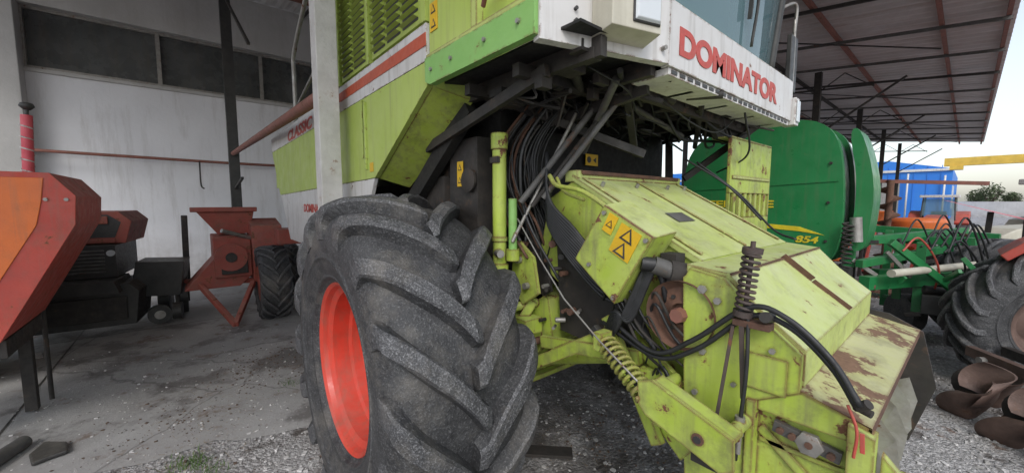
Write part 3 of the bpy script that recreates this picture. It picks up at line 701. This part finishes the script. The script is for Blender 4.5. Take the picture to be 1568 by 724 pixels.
# ================================================================ GROUND
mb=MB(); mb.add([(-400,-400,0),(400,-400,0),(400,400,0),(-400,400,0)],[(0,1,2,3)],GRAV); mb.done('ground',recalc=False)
edge=[]
y=12.0
while y>Y0:
    edge.append((-1.30+.14*math.sin(y*2.3)+.22*math.sin(y*.9+1)+random.uniform(-.06,.06),y)); y-=.12
mb=MB(); ns=[(-9.3,12)]+edge+[(-9.3,Y0)]
mb.add([(x,y,.006) for x,y in ns],[tuple(range(len(ns)))],SLAB)
mb.done('concrete_floor')
mb=MB()
mb.add([(-5.0,Y0,.0075),(-4.98,Y0,.0075),(-4.98,12,.0075),(-5.0,12,.0075)],[(0,1,2,3)],BLACK)
mb.add([(-9.2,-1.7,.009),(-1.65,-1.7,.009),(-1.65,-1.685,.009),(-9.2,-1.685,.009)],[(0,1,2,3)],BLACK)
mb.done('floor_joints')
def scatter(name,n,xr,yr,smin,smax,mt,fn=None,z0=0):
    base=np.array([(x,y,z) for x in(-1,1) for y in(-1,1) for z in(-1,1)],float)
    faces=np.array([(0,1,3,2),(4,6,7,5),(0,4,5,1),(2,3,7,6),(0,2,6,4),(1,5,7,3)])
    P=np.stack([rng.uniform(*xr,n),rng.uniform(*yr,n)],1)
    if fn is not None: P=P[fn(P)]
    n=len(P); sz=smin+(smax-smin)*rng.random(n)**3
    V=base[None]*(1+rng.uniform(-.35,.35,(n,8,3)))
    V*=sz[:,None,None]*np.stack([rng.uniform(.7,1.2,n),rng.uniform(.7,1.2,n),rng.uniform(.4,.8,n)],1)[:,None,:]
    a=rng.uniform(0,6.28,n); c,s_=np.cos(a)[:,None],np.sin(a)[:,None]
    X=V[:,:,0]*c-V[:,:,1]*s_; Y=V[:,:,0]*s_+V[:,:,1]*c
    V=np.stack([X+P[:,0:1],Y+P[:,1:2],V[:,:,2]+sz[:,None]*.25+z0],2).reshape(-1,3)
    F=(faces[None]+8*np.arange(n)[:,None,None]).reshape(-1,4)
    me=bpy.data.meshes.new(name); me.from_pydata(V.tolist(),[],F.tolist()); me.materials.append(mt)
    o=bpy.data.objects.new(name,me); S.collection.objects.link(o); return o
def dens(P):
    d=np.hypot(P[:,0]-2,P[:,1]+.5)
    u=np.clip((1.7-P[:,0])/.8,0,1)*np.clip((P[:,1]-.1)/.6,0,1)
    return (rng.random(len(P))<np.clip(2.6/(d+.3),.12,1)*(1-.6*u))&(P[:,0]>-1.2+.2*np.sin(P[:,1]*.9+1)+rng.normal(0,.25,len(P)))
scatter('loose_gravel',80000,(-2.2,7),(-2.5,10),.003,.013,STONE,dens)
scatter('gravel_on_concrete',9000,(-4.5,-.8),(-3,2.5),.002,.009,STONE,lambda P:(rng.random(len(P))<np.exp((P[:,0]+1.2)*.9)),.006)
STRAW=mat('straw',(.33,.24,.12),(.22,.15,.08),20,.9); GRASS=mat('grass',(.07,.14,.03),(.11,.17,.05),20,.8)
SOIL=mat('soil_crumbs',(.14,.095,.07),(.09,.065,.05),20,.95)
def clump(centers):
    def fn(P):
        k=np.zeros(len(P))
        for cx,cy,s_,w in centers: k=np.maximum(k,w*np.exp(-((P[:,0]-cx)**2+(P[:,1]-cy)**2)/(2*s_*s_)))
        return rng.random(len(P))<k
    return fn
scatter('soil_debris',42000,(-3.5,2.5),(-1.6,3),.002,.008,SOIL,clump([(-2.6,.0,.3,.8),(-1.9,-.7,.25,.4),(.8,.75,.14,.8),(1.2,1.0,.16,.8),(.4,1.7,.25,.6),(1.0,2.0,.2,.6),(-.8,-.75,.2,.5)]),.006)
mb=MB()
for (cx,cy,s_,n) in ((-.9,-.75,.28,500),(-1.9,-.5,.35,400),(.75,.75,.2,400),(1.1,1.0,.2,300),(.2,1.5,.4,200)):
    for i in range(n):
        x=random.gauss(cx,s_);y=random.gauss(cy,s_*.6);a=random.uniform(0,6.28);l=random.uniform(.01,.045); w=.0015
        dx,dy=math.cos(a)*l,math.sin(a)*l
        z=.009+random.random()*.012
        mb.add([(x-dy/l*w,y+dx/l*w,z),(x+dy/l*w,y-dx/l*w,z),(x+dx,y+dy,z+random.uniform(-.003,.01))],[(0,1,2)],STRAW)
mb.done('straw_litter',recalc=False)
mb=MB()
for (cx,cy,n,s_) in ((-1.15,-.62,200,.06),(-.95,-.52,90,.05),(-2.0,.1,60,.05),(3.2,3.2,120,.12)):
    for i in range(n):
        x=random.gauss(cx,s_);y=random.gauss(cy,s_);a=random.uniform(0,6.28);h=random.uniform(.015,.045);w=.003;b=random.uniform(.01,.05)
        mb.add([(x-math.sin(a)*w,y+math.cos(a)*w,0),(x+math.sin(a)*w,y-math.cos(a)*w,0),(x+math.cos(a)*b,y+math.sin(a)*b,h)],[(0,1,2)],GRASS)
mb.done('grass_tufts',recalc=False)
mb=MB()
mb.cyl((-2.1,-1.50,.05),(-1.5,-1.75,.05),.045,GREYM); mb.done('rubber_pipe')
mb=MB(); mb.prism([(-2.05,-1.4),(-1.95,-1.28),(-1.8,-1.25),(-1.78,-1.33),(-1.75,-1.4),(-1.9,-1.44)],'z',.01,.04,BLACK); mb.done('plastic_scrap',None,.01)
mb=MB(); mb.beam((.15,1.1,.02),(.4,1.35,.02),.1,.02,DARK2); mb.done('scrap_board')
mb=MB(); mb.prism([(-4.6,-2.05),(-4.4,-2.0),(-4.42,-1.85),(-4.62,-1.9)],'z',.01,.02,WHITE); mb.done('paper_scrap')

# ================================================================ LEFT OBJECTS
H=empty('fertilizer_spreader')
mb=MB()
hp_=[(-1.116,1.745),(-1.13,1.55),(-1.41,.987),(-1.5,.81),(-2.3,.81),(-2.75,1.55),(-2.75,1.83),(-2.6,1.90),(-1.224,1.895)]
mb.prism(hp_,'x',-2.9,-1.9,REDP)
mb.prism([(-1.25,1.86),(-1.27,1.70),(-1.30,1.55),(-1.58,.99),(-1.66,.84),(-2.2,.84),(-2.55,1.55),(-2.55,1.86)],'x',-1.9,-1.893,ORG)
mb.box(-2.8,-2.0,-2.4,-1.5,.68,.80,DARK)
mb.cyl((-2.4,-1.9,.3),(-2.4,-1.9,.7),.14,DARK); mb.beam((-2.8,-1.6,.7),(-2.8,-1.6,.02),.07,.07,DARK); mb.beam((-2.8,-2.3,.7),(-2.8,-2.3,.02),.07,.07,DARK); mb.beam((-2.0,-2.3,.7),(-2.0,-2.3,.02),.07,.07,DARK)
for y in (-1.25,-1.16): mb.cyl((-1.9,y,1.72),(-1.89,y,1.72),.012,STEEL,n=6)
mb.done('hopper',H,.02)
TR=empty('old_tractor')
tyre('rear_wheel',TR,(-4.2,-2.35,.93),R=.95,W=.25,rim=.5,lugs=18)
mb=MB(); mb.box(-4.5,-3.2,-3.4,-2.75,.8,1.7,DARK); mb.prism([(-5.1,1.2),(-4.9,1.85),(-4.2,2.08),(-3.5,1.85),(-3.3,1.4),(-3.5,1.75),(-4.2,1.98),(-4.85,1.75)],'y',-2.6,-2.0,DARK); mb.done('bonnet_and_fender',TR,.03)
PL=empty('marker_pole')
mb=MB()
PINK=mat('red_white_band',(.58,.07,.10),(.65,.12,.15),8,.5,.2,rustcol=(.5,.4,.4))
mb.cyl((-3.0,-1.535,0),(-3.0,-1.53,1.9),.016,DARK)
for i in range(6):
    a=1.9+i*.085; mb.cyl((-3.0,-1.53+i*.004,a),(-3.0,-1.526+i*.004,a+.085),.034,PINK)
for i in range(5):
    a=1.94+i*.09; mb.spring((-3.0,-1.53+i*.004,a),(-3.0,-1.528+i*.004,a+.06),.0345,.006,1,WHITE)
mb.cyl((-3.0,-1.506,2.41),(-3.0,-1.50,2.47),.012,BLACK)
mb.lathe([(-.03,.001),(-.028,.02),(0,.045),(.025,.035),(.035,.001)],(-3.0,-1.50,2.48),(0,0,1),BLACK,16)
mb.done('pole',PL)
MW=empty('ride_on_mower')
M=Matrix.Translation((-5.75,-1.6,0))@Matrix.Rotation(-.12,4,'Z')
mb=MB()
mb.prism([(-.60,.12),(.55,.12),(.60,.55),(.50,.66),(-.5,.66),(-.60,.55)],'x',0,.75,BLACK)
mb.box(.76,.78,-.5,.48,.2,.5,DARK)
mb.prism([(-.45,.56),(.45,.56),(.40,.72),(-.40,.72)],'x',.2,.9,BLACK)
mb.box(-.4,.62,-.42,.38,.73,1.15,BLACK)
for i in range(7): mb.box(.622,.635,-.32,.28,.80+i*.045,.825+i*.045,GREYM)
for y in (-.38,.34): mb.cyl((.62,y,1.05),(.65,y,1.05),.04,LAMP,n=14)
mb.prism([(-.45,1.16),(.45,1.16),(.52,1.45),(.40,1.58),(-.40,1.58),(-.52,1.45)],'x',-.5,.45,REDF)
mb.add([(.455,-.35,1.24),(.455,.35,1.24),(.455,.42,1.44),(.455,.30,1.54),(.455,-.30,1.54),(.455,-.42,1.44)],[(0,1,2,3,4,5)],BLACK)
mb.box(.46,.475,-.30,.30,1.42,1.52,REDF); mb.box(.47,.49,-.36,.36,1.17,1.22,REDF)
mb.prism([(.42,.40),(.95,.36),(1.02,.85),(.50,.88)],'x',-.2,.35,BLACK)
mb.cyl((-.3,.62,.22),(-.3,.75,.22),.22,BLACK,n=28)
mb.cyl((.35,.86,.14),(.35,.96,.14),.12,BLACK,n=24); mb.cyl((.352,.855,.14),(.352,.85,.14),.06,STEEL)
mb.cyl((.40,.72,.14),(.50,.74,.14),.13,BLACK,n=24); mb.cyl((.505,.741,.14),(.51,.742,.14),.06,STEEL)
mb.beam((.1,.9,.5),(.35,.9,.14),.04,.04,BLACK); mb.cyl((-.2,0,1.5),(0,0,1.85),.02,BLACK)
mb.done('mower_body',MW,.03,M)
RI=empty('red_forage_implement')
tyre('wheel',RI,(-4.62,.36,.52),R=.55,W=.19,rim=.27,lugs=18,lugh=.03,rimmat=REDF,lw=.07)
tyre('far_wheel',RI,(-6.3,.9,.45),R=.47,W=.13,rim=.24,lugs=18,lugh=.025,rimmat=REDF,lw=.06)
mb=MB()
mb.add([(-5.2,-.50,1.62),(-5.2,.25,1.62),(-5.9,.25,1.62),(-5.9,-.50,1.62),(-5.25,-.22,1.22),(-5.25,.18,1.22),(-5.8,.18,1.22),(-5.8,-.22,1.22)],[(0,1,5,4),(1,2,6,5),(2,3,7,6),(3,0,4,7),(4,5,6,7)],REDF)
mb.box(-5.85,-4.95,-.30,.15,.60,1.20,REDF); mb.box(-5.18,-5.16,-.53,.28,1.56,1.63,REDF)
mb.prism([(-.65,.45),(-.2,1.0),(.3,1.2),(.55,1.15),(.6,.9),(.15,.6),(.0,.45)],'x',-5.6,-5.0,REDF)
mb.prism([(-5.9,.5),(-4.9,.5),(-4.75,.9),(-4.9,1.35),(-5.4,1.45)],'y',.16,.56,REDF)
mb.box(-4.93,-4.90,-.22,.10,.65,.95,DARK)
mb.cyl((-5.1,-.1,.9),(-4.88,-.1,.9),.2,REDF,n=24); mb.cyl((-4.88,-.1,.9),(-4.86,-.1,.9),.07,DARK,n=16); mb.box(-5.0,-4.5,.45,.85,1.08,1.3,REDF)
mb.beam((-5.1,-.5,.55),(-4.1,-.15,.10),.06,.07,REDF); mb.beam((-4.9,.15,.5),(-4.1,-.15,.10),.06,.07,REDF); mb.beam((-5.6,-.7,.5),(-5.0,.3,.5),.06,.08,REDF)
mb.cyl((-5.75,-.75,.3),(-5.75,-.62,.3),.29,BLACK,n=28); mb.cyl((-5.75,-.77,.3),(-5.75,-.60,.3),.13,DARK,n=20)
mb.beam((-5.9,-.62,.3),(-5.9,-.60,1.5),.08,.05,DARK)
mb.beam((-4.95,.5,.52),(-4.62,.5,.52),.06,.06,DARK); mb.cyl((-5.0,.2,1.15),(-4.8,-.2,1.3),.03,STEEL)
mb.done('chopper_body',RI,.012)

# ================================================================ RIGHT OBJECTS
BL=empty('green_round_baler')
mb=MB()
sp=chaikin([(-.45,1.0),(-.45,2.15),(-.25,2.50),(.1,2.56),(.75,2.60),(1.04,2.50),(1.17,2.2),(1.21,1.45),(1.14,1.08),(.95,1.0)])
mb.prism(sp,'y',4.5,4.60,JD)
mb.prism([(x*.97,1.02+(z-1)*.97) for x,z in sp],'y',4.61,5.1,JD)
mb.prism(chaikin([(1.23,1.2),(1.27,1.9),(1.16,2.45),(1.26,2.46),(1.40,1.9),(1.38,1.4),(1.34,1.2)]),'y',4.72,5.2,JD)
mb.prism(sp,'y',5.11,5.2,JD)
mb.beam((.2,4.495,1.02),(.2,4.495,2.5),.012,.012,JD); mb.beam((-.4,4.495,1.85),(1.15,4.495,1.92),.012,.012,JD)
for z in (1.3,1.7,2.1): mb.cyl((1.08,4.5,z),(1.08,4.48,z),.014,DARK,n=8)
mb.done('baler_shell',BL,.03,split=30)
mb=MB()
mb.box(-.6,1.25,4.7,5.1,.55,1.0,DARK); mb.cyl((-.1,4.55,.42),(-.1,4.80,.42),.42,TYRE,n=32); mb.cyl((-.1,5.1,.42),(-.1,5.35,.42),.42,TYRE,n=32)
mb.prism([(.40,1.47),(.85,1.44),(1.07,1.36),(.85,1.39),(.40,1.42)],'y',4.494,4.499,JDY)
mb.cyl((1.30,4.65,1.3),(1.28,4.65,1.55),.05,STEEL); mb.spring((1.26,4.42,1.05),(1.26,4.42,1.5),.04,.010,10,DARK2)
mb.done('baler_chassis',BL,.01)
text('baler_number','854',(.82,4.495,1.27),.20,.075,'-y',JDY,BL,.003,.03,.2)
text('baler_lettering','GREENBALE',(-.35,4.495,1.64),.95,.085,'-y',JDY,BL,.003,.03)
FR=empty('green_implement_frame')
mb=MB()
for (a,b,w,h) in (((1.35,4.9,.85),(2.2,7.0,.80),.1,.14),((1.35,5.6,.85),(2.2,7.0,.80),.1,.14),((1.3,4.9,1.05),(1.9,6.5,1.15),.07,.08),((1.2,5.0,.4),(1.2,5.0,1.2),.08,.1),
                  ((1.7,5.8,.45),(1.7,5.8,1.25),.07,.08),((1.1,6.6,1.2),(2.1,6.4,1.25),.09,.09),((1.5,5.2,1.28),(2.0,5.6,.75),.06,.07),((1.0,7.6,1.3),(2.3,7.4,1.25),.1,.1),((1.3,7.2,.2),(1.3,7.2,1.3),.08,.08),((2.0,7.2,.1),(2.0,7.2,1.2),.08,.08),
                  ((1.25,5.6,1.25),(2.0,7.3,1.32),.08,.1),((1.5,6.2,.5),(1.5,6.2,1.3),.06,.08)):
    mb.beam(a,b,w,h,JD)
mb.cyl((1.55,4.9,.98),(2.1,6.2,1.0),.04,CREAM); mb.cyl((1.9,5.9,.65),(2.3,6.8,.55),.07,DARK)
mb.box(1.75,2.05,5.5,5.9,.5,.7,BLACK); mb.box(1.9,2.1,6.2,6.5,.2,.8,DARK)
for i in range(12):
    x=1.5+random.uniform(0,.5);y=5+random.uniform(0,1.6)
    mb.tube([(x,y,1.2),(x+.1,y+.2,1.4+random.uniform(-.1,.15)),(x+.25,y+.4,1.0),(x+.2,y+.6,.6)],.010,random.choice([HOSE,HOSE,HOSE,HOSE,REDP]))
for i in range(40):
    x=1.3+random.uniform(0,.9);y=5+random.uniform(0,3); z=random.uniform(.3,1.3)
    mb.beam((x,y,z),(x+random.uniform(-.2,.2),y+random.uniform(-.3,.3),z+random.uniform(-.3,.2)),.03,.04,random.choice([JD,DARK,STEEL,RUSTM,JD]))
for y in (6.6,7.4): mb.cyl((1.5,y,.25),(1.62,y+.1,.25),.25,TYRE,n=24)
mb.done('frame',FR,.008)
mb=MB(); mb.cyl((1.1,9.0,.1),(1.1,9.0,2.1),.05,RUSTM)
for i in range(120):
    t0=i*.3;z=.3+i*.014
    e=Vector((math.cos(t0),math.sin(t0),0));e2=Vector((math.cos(t0+.3),math.sin(t0+.3),0));a=Vector((1.1,9.0,z))
    mb.add([a+e*.04,a+e*.16,a+e2*.16+Vector((0,0,.014)),a+e2*.04+Vector((0,0,.014))],[(0,1,2,3)],RUSTM)
mb.beam((.7,9.0,2.1),(2.2,9.2,2.0),.08,.06,RUSTP); mb.box(.9,1.3,8.8,9.2,0,.12,RUSTM)
mb.done('rusty_auger')
def spreader(name,x,y,s,c1,round_=False):
    e=empty(name); mb=MB()
    if round_:
        mb.lathe([(.5,.02),(.55,.2),(.85,.48),(1.25,.52),(1.32,.45),(1.34,.01)],(x,y,0),(0,0,1),c1,28)
    else:
        v=[(x-.7*s,y-.6*s,1.5*s),(x+.7*s,y-.6*s,1.5*s),(x+.7*s,y+.6*s,1.5*s),(x-.7*s,y+.6*s,1.5*s),(x-.25*s,y-.25*s,.7*s),(x+.25*s,y-.25*s,.7*s),(x+.25*s,y+.25*s,.7*s),(x-.25*s,y+.25*s,.7*s)]
        mb.add(v,[(0,1,5,4),(1,2,6,5),(2,3,7,6),(3,0,4,7),(4,5,6,7)],c1)
    for a in (-.3,.3):
        for b in (-.3,.3): mb.beam((x+a,y+b,0),(x+a,y+b,.75*s),.07,.07,DARK)
    mb.beam((x-.6,y-.3,.35),(x+.6,y-.3,.35),.08,.08,c1); mb.box(x-.3,x+.3,y-.3,y+.3,.3,.4,DARK)
    mb.done('tank',e,.02)
spreader('orange_spreader',.2,11.5,1.0,ORG)
spreader('orange_spreader.001',-1.0,13,1.1,REDP)
spreader('orange_round_spreader',1.25,13.0,1,ORG,True)
HR=empty('disc_harrow'); mb=MB()
for i in range(9):
    x=-.6+i*.33; mb.lathe([(0,.001),(.03,.15),(.08,.28),(.085,.28),(.035,.15),(.005,.001)],(x,9.9,.28),(1,.3,0),RUSTM,20)
    mb.beam((x,9.9,.3),(x+.05,10.1,.9),.04,.05,REDP)
mb.beam((-.7,10.1,.9),(2.2,10.1,.9),.1,.1,REDP); mb.beam((-.7,11,.9),(2.2,11,.9),.1,.1,REDP); mb.beam((-.2,10.1,.9),(.8,12,1.1),.08,.08,REDP); mb.beam((1.7,10.1,.9),(.8,12,1.1),.08,.08,REDP); mb.beam((.8,10.1,.9),(.8,10.3,1.6),.08,.08,REDP)
mb.done('harrow',HR,.005)
def small_tractor(name,x,y,ang,c1,s=1.0,roof=WHITE):
    e=empty(name); M=Matrix.Translation((x,y,0))@Matrix.Rotation(ang,4,'Z')@Matrix.Scale(s,4)
    mb=MB()
    mb.prism([(.2,.8),(1.9,.8),(2.0,1.0),(1.95,1.35),(1.6,1.48),(.2,1.55)],'y',-.33,.33,c1); mb.box(1.96,2.02,-.25,.25,.85,1.25,BLACK)
    mb.box(-.9,1.9,-.2,.2,.5,.8,DARK)
    for q in (-1,1):
        for (wx,r) in ((-.6,.78),(1.5,.48)):
            mb.lathe([(-.18,r*.5),(-.2,r*.85),(-.15,r),(.15,r),(.2,r*.85),(.18,r*.5),(-.18,r*.5)],(wx,q*.78,r),(0,1,0),TYRE,32)
            mb.lathe([(-.1,.01),(-.1,r*.5),(.1,r*.5),(.1,.01)],(wx,q*.78,r),(0,1,0),WHITE,24)
        mb.prism([(-1.35,1.0),(-1.2,1.5),(-.7,1.72),(-.1,1.6),(.2,1.2),(.1,1.1),(-.2,1.45),(-.7,1.6),(-1.1,1.4)],'y',q*.75-.22,q*.75+.22,c1)
        for xx in (-.95,.15): mb.beam((xx,q*.55,1.3),(xx*.85,q*.5,2.35),.05,.05,BLACK)
    mb.box(-1.0,.3,-.62,.62,2.35,2.47,roof); mb.box(-.7,-.3,-.25,.25,1.1,1.7,BLACK)
    mb.add([(.16,-.5,1.5),(.16,.5,1.5),(.13,.5,2.3),(.13,-.5,2.3)],[(0,1,2,3)],GLASS)
    for q in (-.56,.56): mb.add([(-.9,q,1.5),(.12,q,1.5),(.1,q*.95,2.3),(-.8,q*.95,2.3)],[(0,1,2,3)],GLASS)
    mb.done('tractor_body',e,.02,M)
small_tractor('white_tractor',3.15,11.0,-2.2,CREAM,.86)
small_tractor('parked_red_tractor',-2.6,19,-1.3,REDP,.85)
small_tractor('parked_red_tractor.001',1.3,21,-1.6,REDP,.8)
mb=MB(); mb.add([(1.7,9.5,1.75),(2.7,8.8,1.4),(2.8,9.1,1.38),(1.8,9.8,1.72)],[(0,1,2,3)],PINK); mb.beam((2.2,9.3,0),(2.25,9.3,1.55),.07,.07,DARK); mb.beam((1.7,9.6,.5),(2.8,9.2,.5),.08,.08,REDP); mb.beam((2.6,9.2,0),(2.6,9.2,1.4),.06,.06,DARK); mb.done('red_mower_deck',None,.005)
# near right tractor
T2=empty('red_tractor')
tyre('rear_wheel',T2,(2.52,5.2,.63),R=.65,W=.22,rim=.30,lugs=18,lugh=.045,rimmat=RUSTG,axis_rot=.45,lw=.07)
tyre('far_wheel',T2,(2.30,6.75,.63),R=.65,W=.22,rim=.30,lugs=18,lugh=.045,rimmat=RUSTG,axis_rot=.25,lw=.07)
mb=MB()
arc=[( 2.80+.76*math.cos(t),.72+.80*math.sin(t)) for t in [math.radians(140-i*12) for i in range(12)]]
arc2=[( 2.80+.70*math.cos(t),.72+.72*math.sin(t)) for t in [math.radians(140-i*12) for i in range(12)]][::-1]
mb.prism(arc+arc2,'y',4.95,5.55,REDP)
mb.box(2.7,5.2,5.85,6.45,.55,.95,DARK); mb.prism([(3.5,.95),(5.3,.95),(5.4,1.3),(5.1,1.5),(3.5,1.6)],'y',5.8,6.5,REDP)
mb.box(2.8,3.2,5.9,6.4,1.0,1.4,BLACK); mb.cyl((4.9,5.4,.4),(4.9,5.62,.4),.4,TYRE,n=32); mb.cyl((4.9,6.7,.4),(4.9,6.9,.4),.4,TYRE,n=32)
mb.beam((1.9,6.0,.6),(2.7,6.0,.6),.06,.08,DARK); mb.beam((1.7,5.8,.5),(2.5,6.1,.9),.05,.06,DARK)
mb.tube([(1.75,5.6,.75),(2.0,5.7,.72),(2.3,5.75,.62),(2.45,5.8,.5)],.05,DARK,8)
mb.tube([(2.8,5.95,1.0),(2.75,5.95,1.5),(2.75,6.35,1.5),(2.8,6.35,1.0)],.03,BLACK,8,0)
mb.done('tractor_body',T2,.015)
PG=empty('rusty_plough'); mb=MB()
def shell(cx,cy,ang,s=1,z0=.0):
    v=[];f=[]; n=10
    for i in range(n+1):
        for j in range(n+1):
            a=(i/n-.5)*2.0; b=(j/n); w=math.sqrt(max(.05,1-(2*b-1)**2*.75))
            v0=Vector((math.sin(a)*.20*s*w,(1-math.cos(a))*.34*s-.14*b*b*s, b*.26*s+.02+z0+a*.06))
            v.append(Matrix.Rotation(ang,3,'Z')@v0+Vector((cx,cy,0)))
    k=len(v); v+= [p+Matrix.Rotation(ang,3,'Z')@Vector((0,.012,0)) for p in v]
    for i in range(n):
        for j in range(n):
            q=i*(n+1)+j; f+= [(q,q+1,q+n+2,q+n+1),(q+k,q+n+1+k,q+n+2+k,q+1+k)]
    for i in range(n): 
        f+= [(i,i+1,i+1+k,i+k),(i*(n+1),(i+1)*(n+1),(i+1)*(n+1)+k,i*(n+1)+k),(i*(n+1)+n,(i+1)*(n+1)+n,(i+1)*(n+1)+n+k,i*(n+1)+n+k),(n*(n+1)+i,n*(n+1)+i+1,n*(n+1)+i+1+k,n*(n+1)+i+k)]
    mb.add(v,f,RUSTG,True)
for (x,y,a) in ((2.14,4.05,.3),(2.36,3.75,.5),(2.60,3.40,.4),(2.50,4.2,.9),(2.80,3.8,.9),(2.30,4.5,.6)): shell(x,y,a,1.0)
for (x,y,a) in ((2.22,4.1,1.9),(2.46,3.78,2.0),(2.7,3.45,2.0)): shell(x,y,a,.85,.16)
mb.beam((2.1,4.6,.42),(3.1,3.2,.42),.06,.08,RUSTG); mb.beam((2.3,4.8,.42),(3.3,3.4,.42),.06,.08,DARK)
for (x,y) in ((2.2,4.45),(2.45,4.1),(2.65,3.82),(2.9,3.5)): mb.beam((x,y,.42),(x-.03,y-.12,.12),.035,.06,RUSTG); mb.cyl((x-.05,y-.05,.40),(x+.05,y+.05,.40),.028,STEEL,n=8); mb.lathe([(0,.06),(.03,.12),(.05,.13),(.05,.10),(.02,.05),(0,.06)],(x-.05,y-.15,.22),(-.3,-1,.3),DARK2,20)
mb.done('plough_bodies',PG,0,split=40)
# ================================================================ FAR
BB=empty('blue_warehouse'); mb=MB()
mb.prism([(-30,0),(.8,0),(.8,5.2),(-4,6.3),(-30,6.3)],'y',60,85,BLUE)
for i in range(31): mb.box(-30+i,-29.94+i,59.93,59.999,0,5.6,BLUE)
mb.box(-6,-3,59.9,59.99,0,4,STEEL); mb.box(.8,.86,62,66,1,3.5,WHITE); mb.tube([(.3,59.6,0),(.3,59.6,4.5)],.08,WHITE,8,0); mb.tube([(-2.4,59.6,0),(-2.4,59.6,4.8)],.08,WHITE,8,0); mb.box(-30,.9,59.8,60.0,5.0,5.25,WHITE)
mb.done('warehouse_shell',BB)
mb=MB(); mb.box(.6,22,44.6,45.2,4.5,5.1,YBEAM); mb.box(14,14.6,44.6,45.2,0,4.5,YBEAM); mb.box(.9,1.6,44.4,45.4,4.2,4.5,YBEAM); mb.done('yellow_crane_gantry')
mb=MB(); mb.prism([(9,0),(40,0),(40,4),(24,6),(9,4)],'y',90,110,CONC); mb.box(12,15,89.9,90,0,3,BLUE); mb.done('distant_warehouse')
mb=MB(); mb.box(-2,9,70,71,0,1.8,CONC); mb.done('boundary_wall')
TRR=empty('distant_trees'); mb=MB()
for (cx,cy,h) in ((4.2,95,5),(6.3,97,3.5),(2.8,98,4),(30,120,8),(36,120,9)):
    mb.cyl((cx,cy,0),(cx,cy,h*.6),.25,BARK,r1=.08,n=8)
    for i in range(5):
        a=random.uniform(0,6.3); mb.cyl((cx,cy,h*.3),(cx+math.cos(a)*1.3,cy+math.sin(a)*1.3,h*.7),.1,BARK,r1=.03,n=6)
    for i in range(900):
        d=Vector((random.gauss(0,1),random.gauss(0,1),random.gauss(0,.9))); d=d.normalized()*random.random()**.4
        p=Vector((cx,cy,h*.62))+Vector((d.x*h*.3,d.y*h*.3,d.z*h*.38))*random.uniform(.75,1.1)
        q=[Vector((random.uniform(-.2,.2),random.uniform(-.2,.2),random.uniform(-.2,.2))) for _ in range(3)]
        mb.add([p+k for k in q],[(0,1,2)],TREEM)
mb.done('trees',TRR,recalc=False)

# ================================================================ LIGHT, WORLD, CAMERA
az=math.radians(-42)
el=math.radians(42)
w=bpy.data.worlds.new('World'); S.world=w; w.use_nodes=True; nt=w.node_tree
sky=nt.nodes.new('ShaderNodeTexSky'); sky.sky_type='NISHITA'; sky.sun_disc=False; sky.sun_elevation=el; sky.sun_rotation=math.pi/2-az
sky.dust_density=1.5; sky.air_density=1.3; sky.ozone_density=3
hs=nt.nodes.new('ShaderNodeHueSaturation'); hs.inputs['Saturation'].default_value=.45; hs.inputs['Value'].default_value=1.55
nt.links.new(sky.outputs[0],hs.inputs['Color']); bg=nt.nodes['Background']; nt.links.new(hs.outputs[0],bg.inputs[0]); bg.inputs[1].default_value=.15
L=bpy.data.lights.new('sun','SUN'); L.energy=1.4; L.angle=math.radians(20); L.color=(1,.97,.93)
lo=bpy.data.objects.new('sun',L); S.collection.objects.link(lo)
d=Vector((math.cos(az)*math.cos(el),math.sin(az)*math.cos(el),math.sin(el)))
lo.rotation_euler=d.to_track_quat('Z','Y').to_euler()
cam=bpy.data.cameras.new('camera'); co=bpy.data.objects.new('camera',cam); S.collection.objects.link(co)
co.location=(2.005,-.533,1.70); co.rotation_euler=(math.radians(90-5.07),0,math.radians(49.9))
cam.sensor_width=36; cam.lens=13.45; cam.clip_start=.05; cam.clip_end=2000
S.camera=co
S.view_settings.view_transform='Standard'; S.view_settings.look='None'; S.view_settings.exposure=0
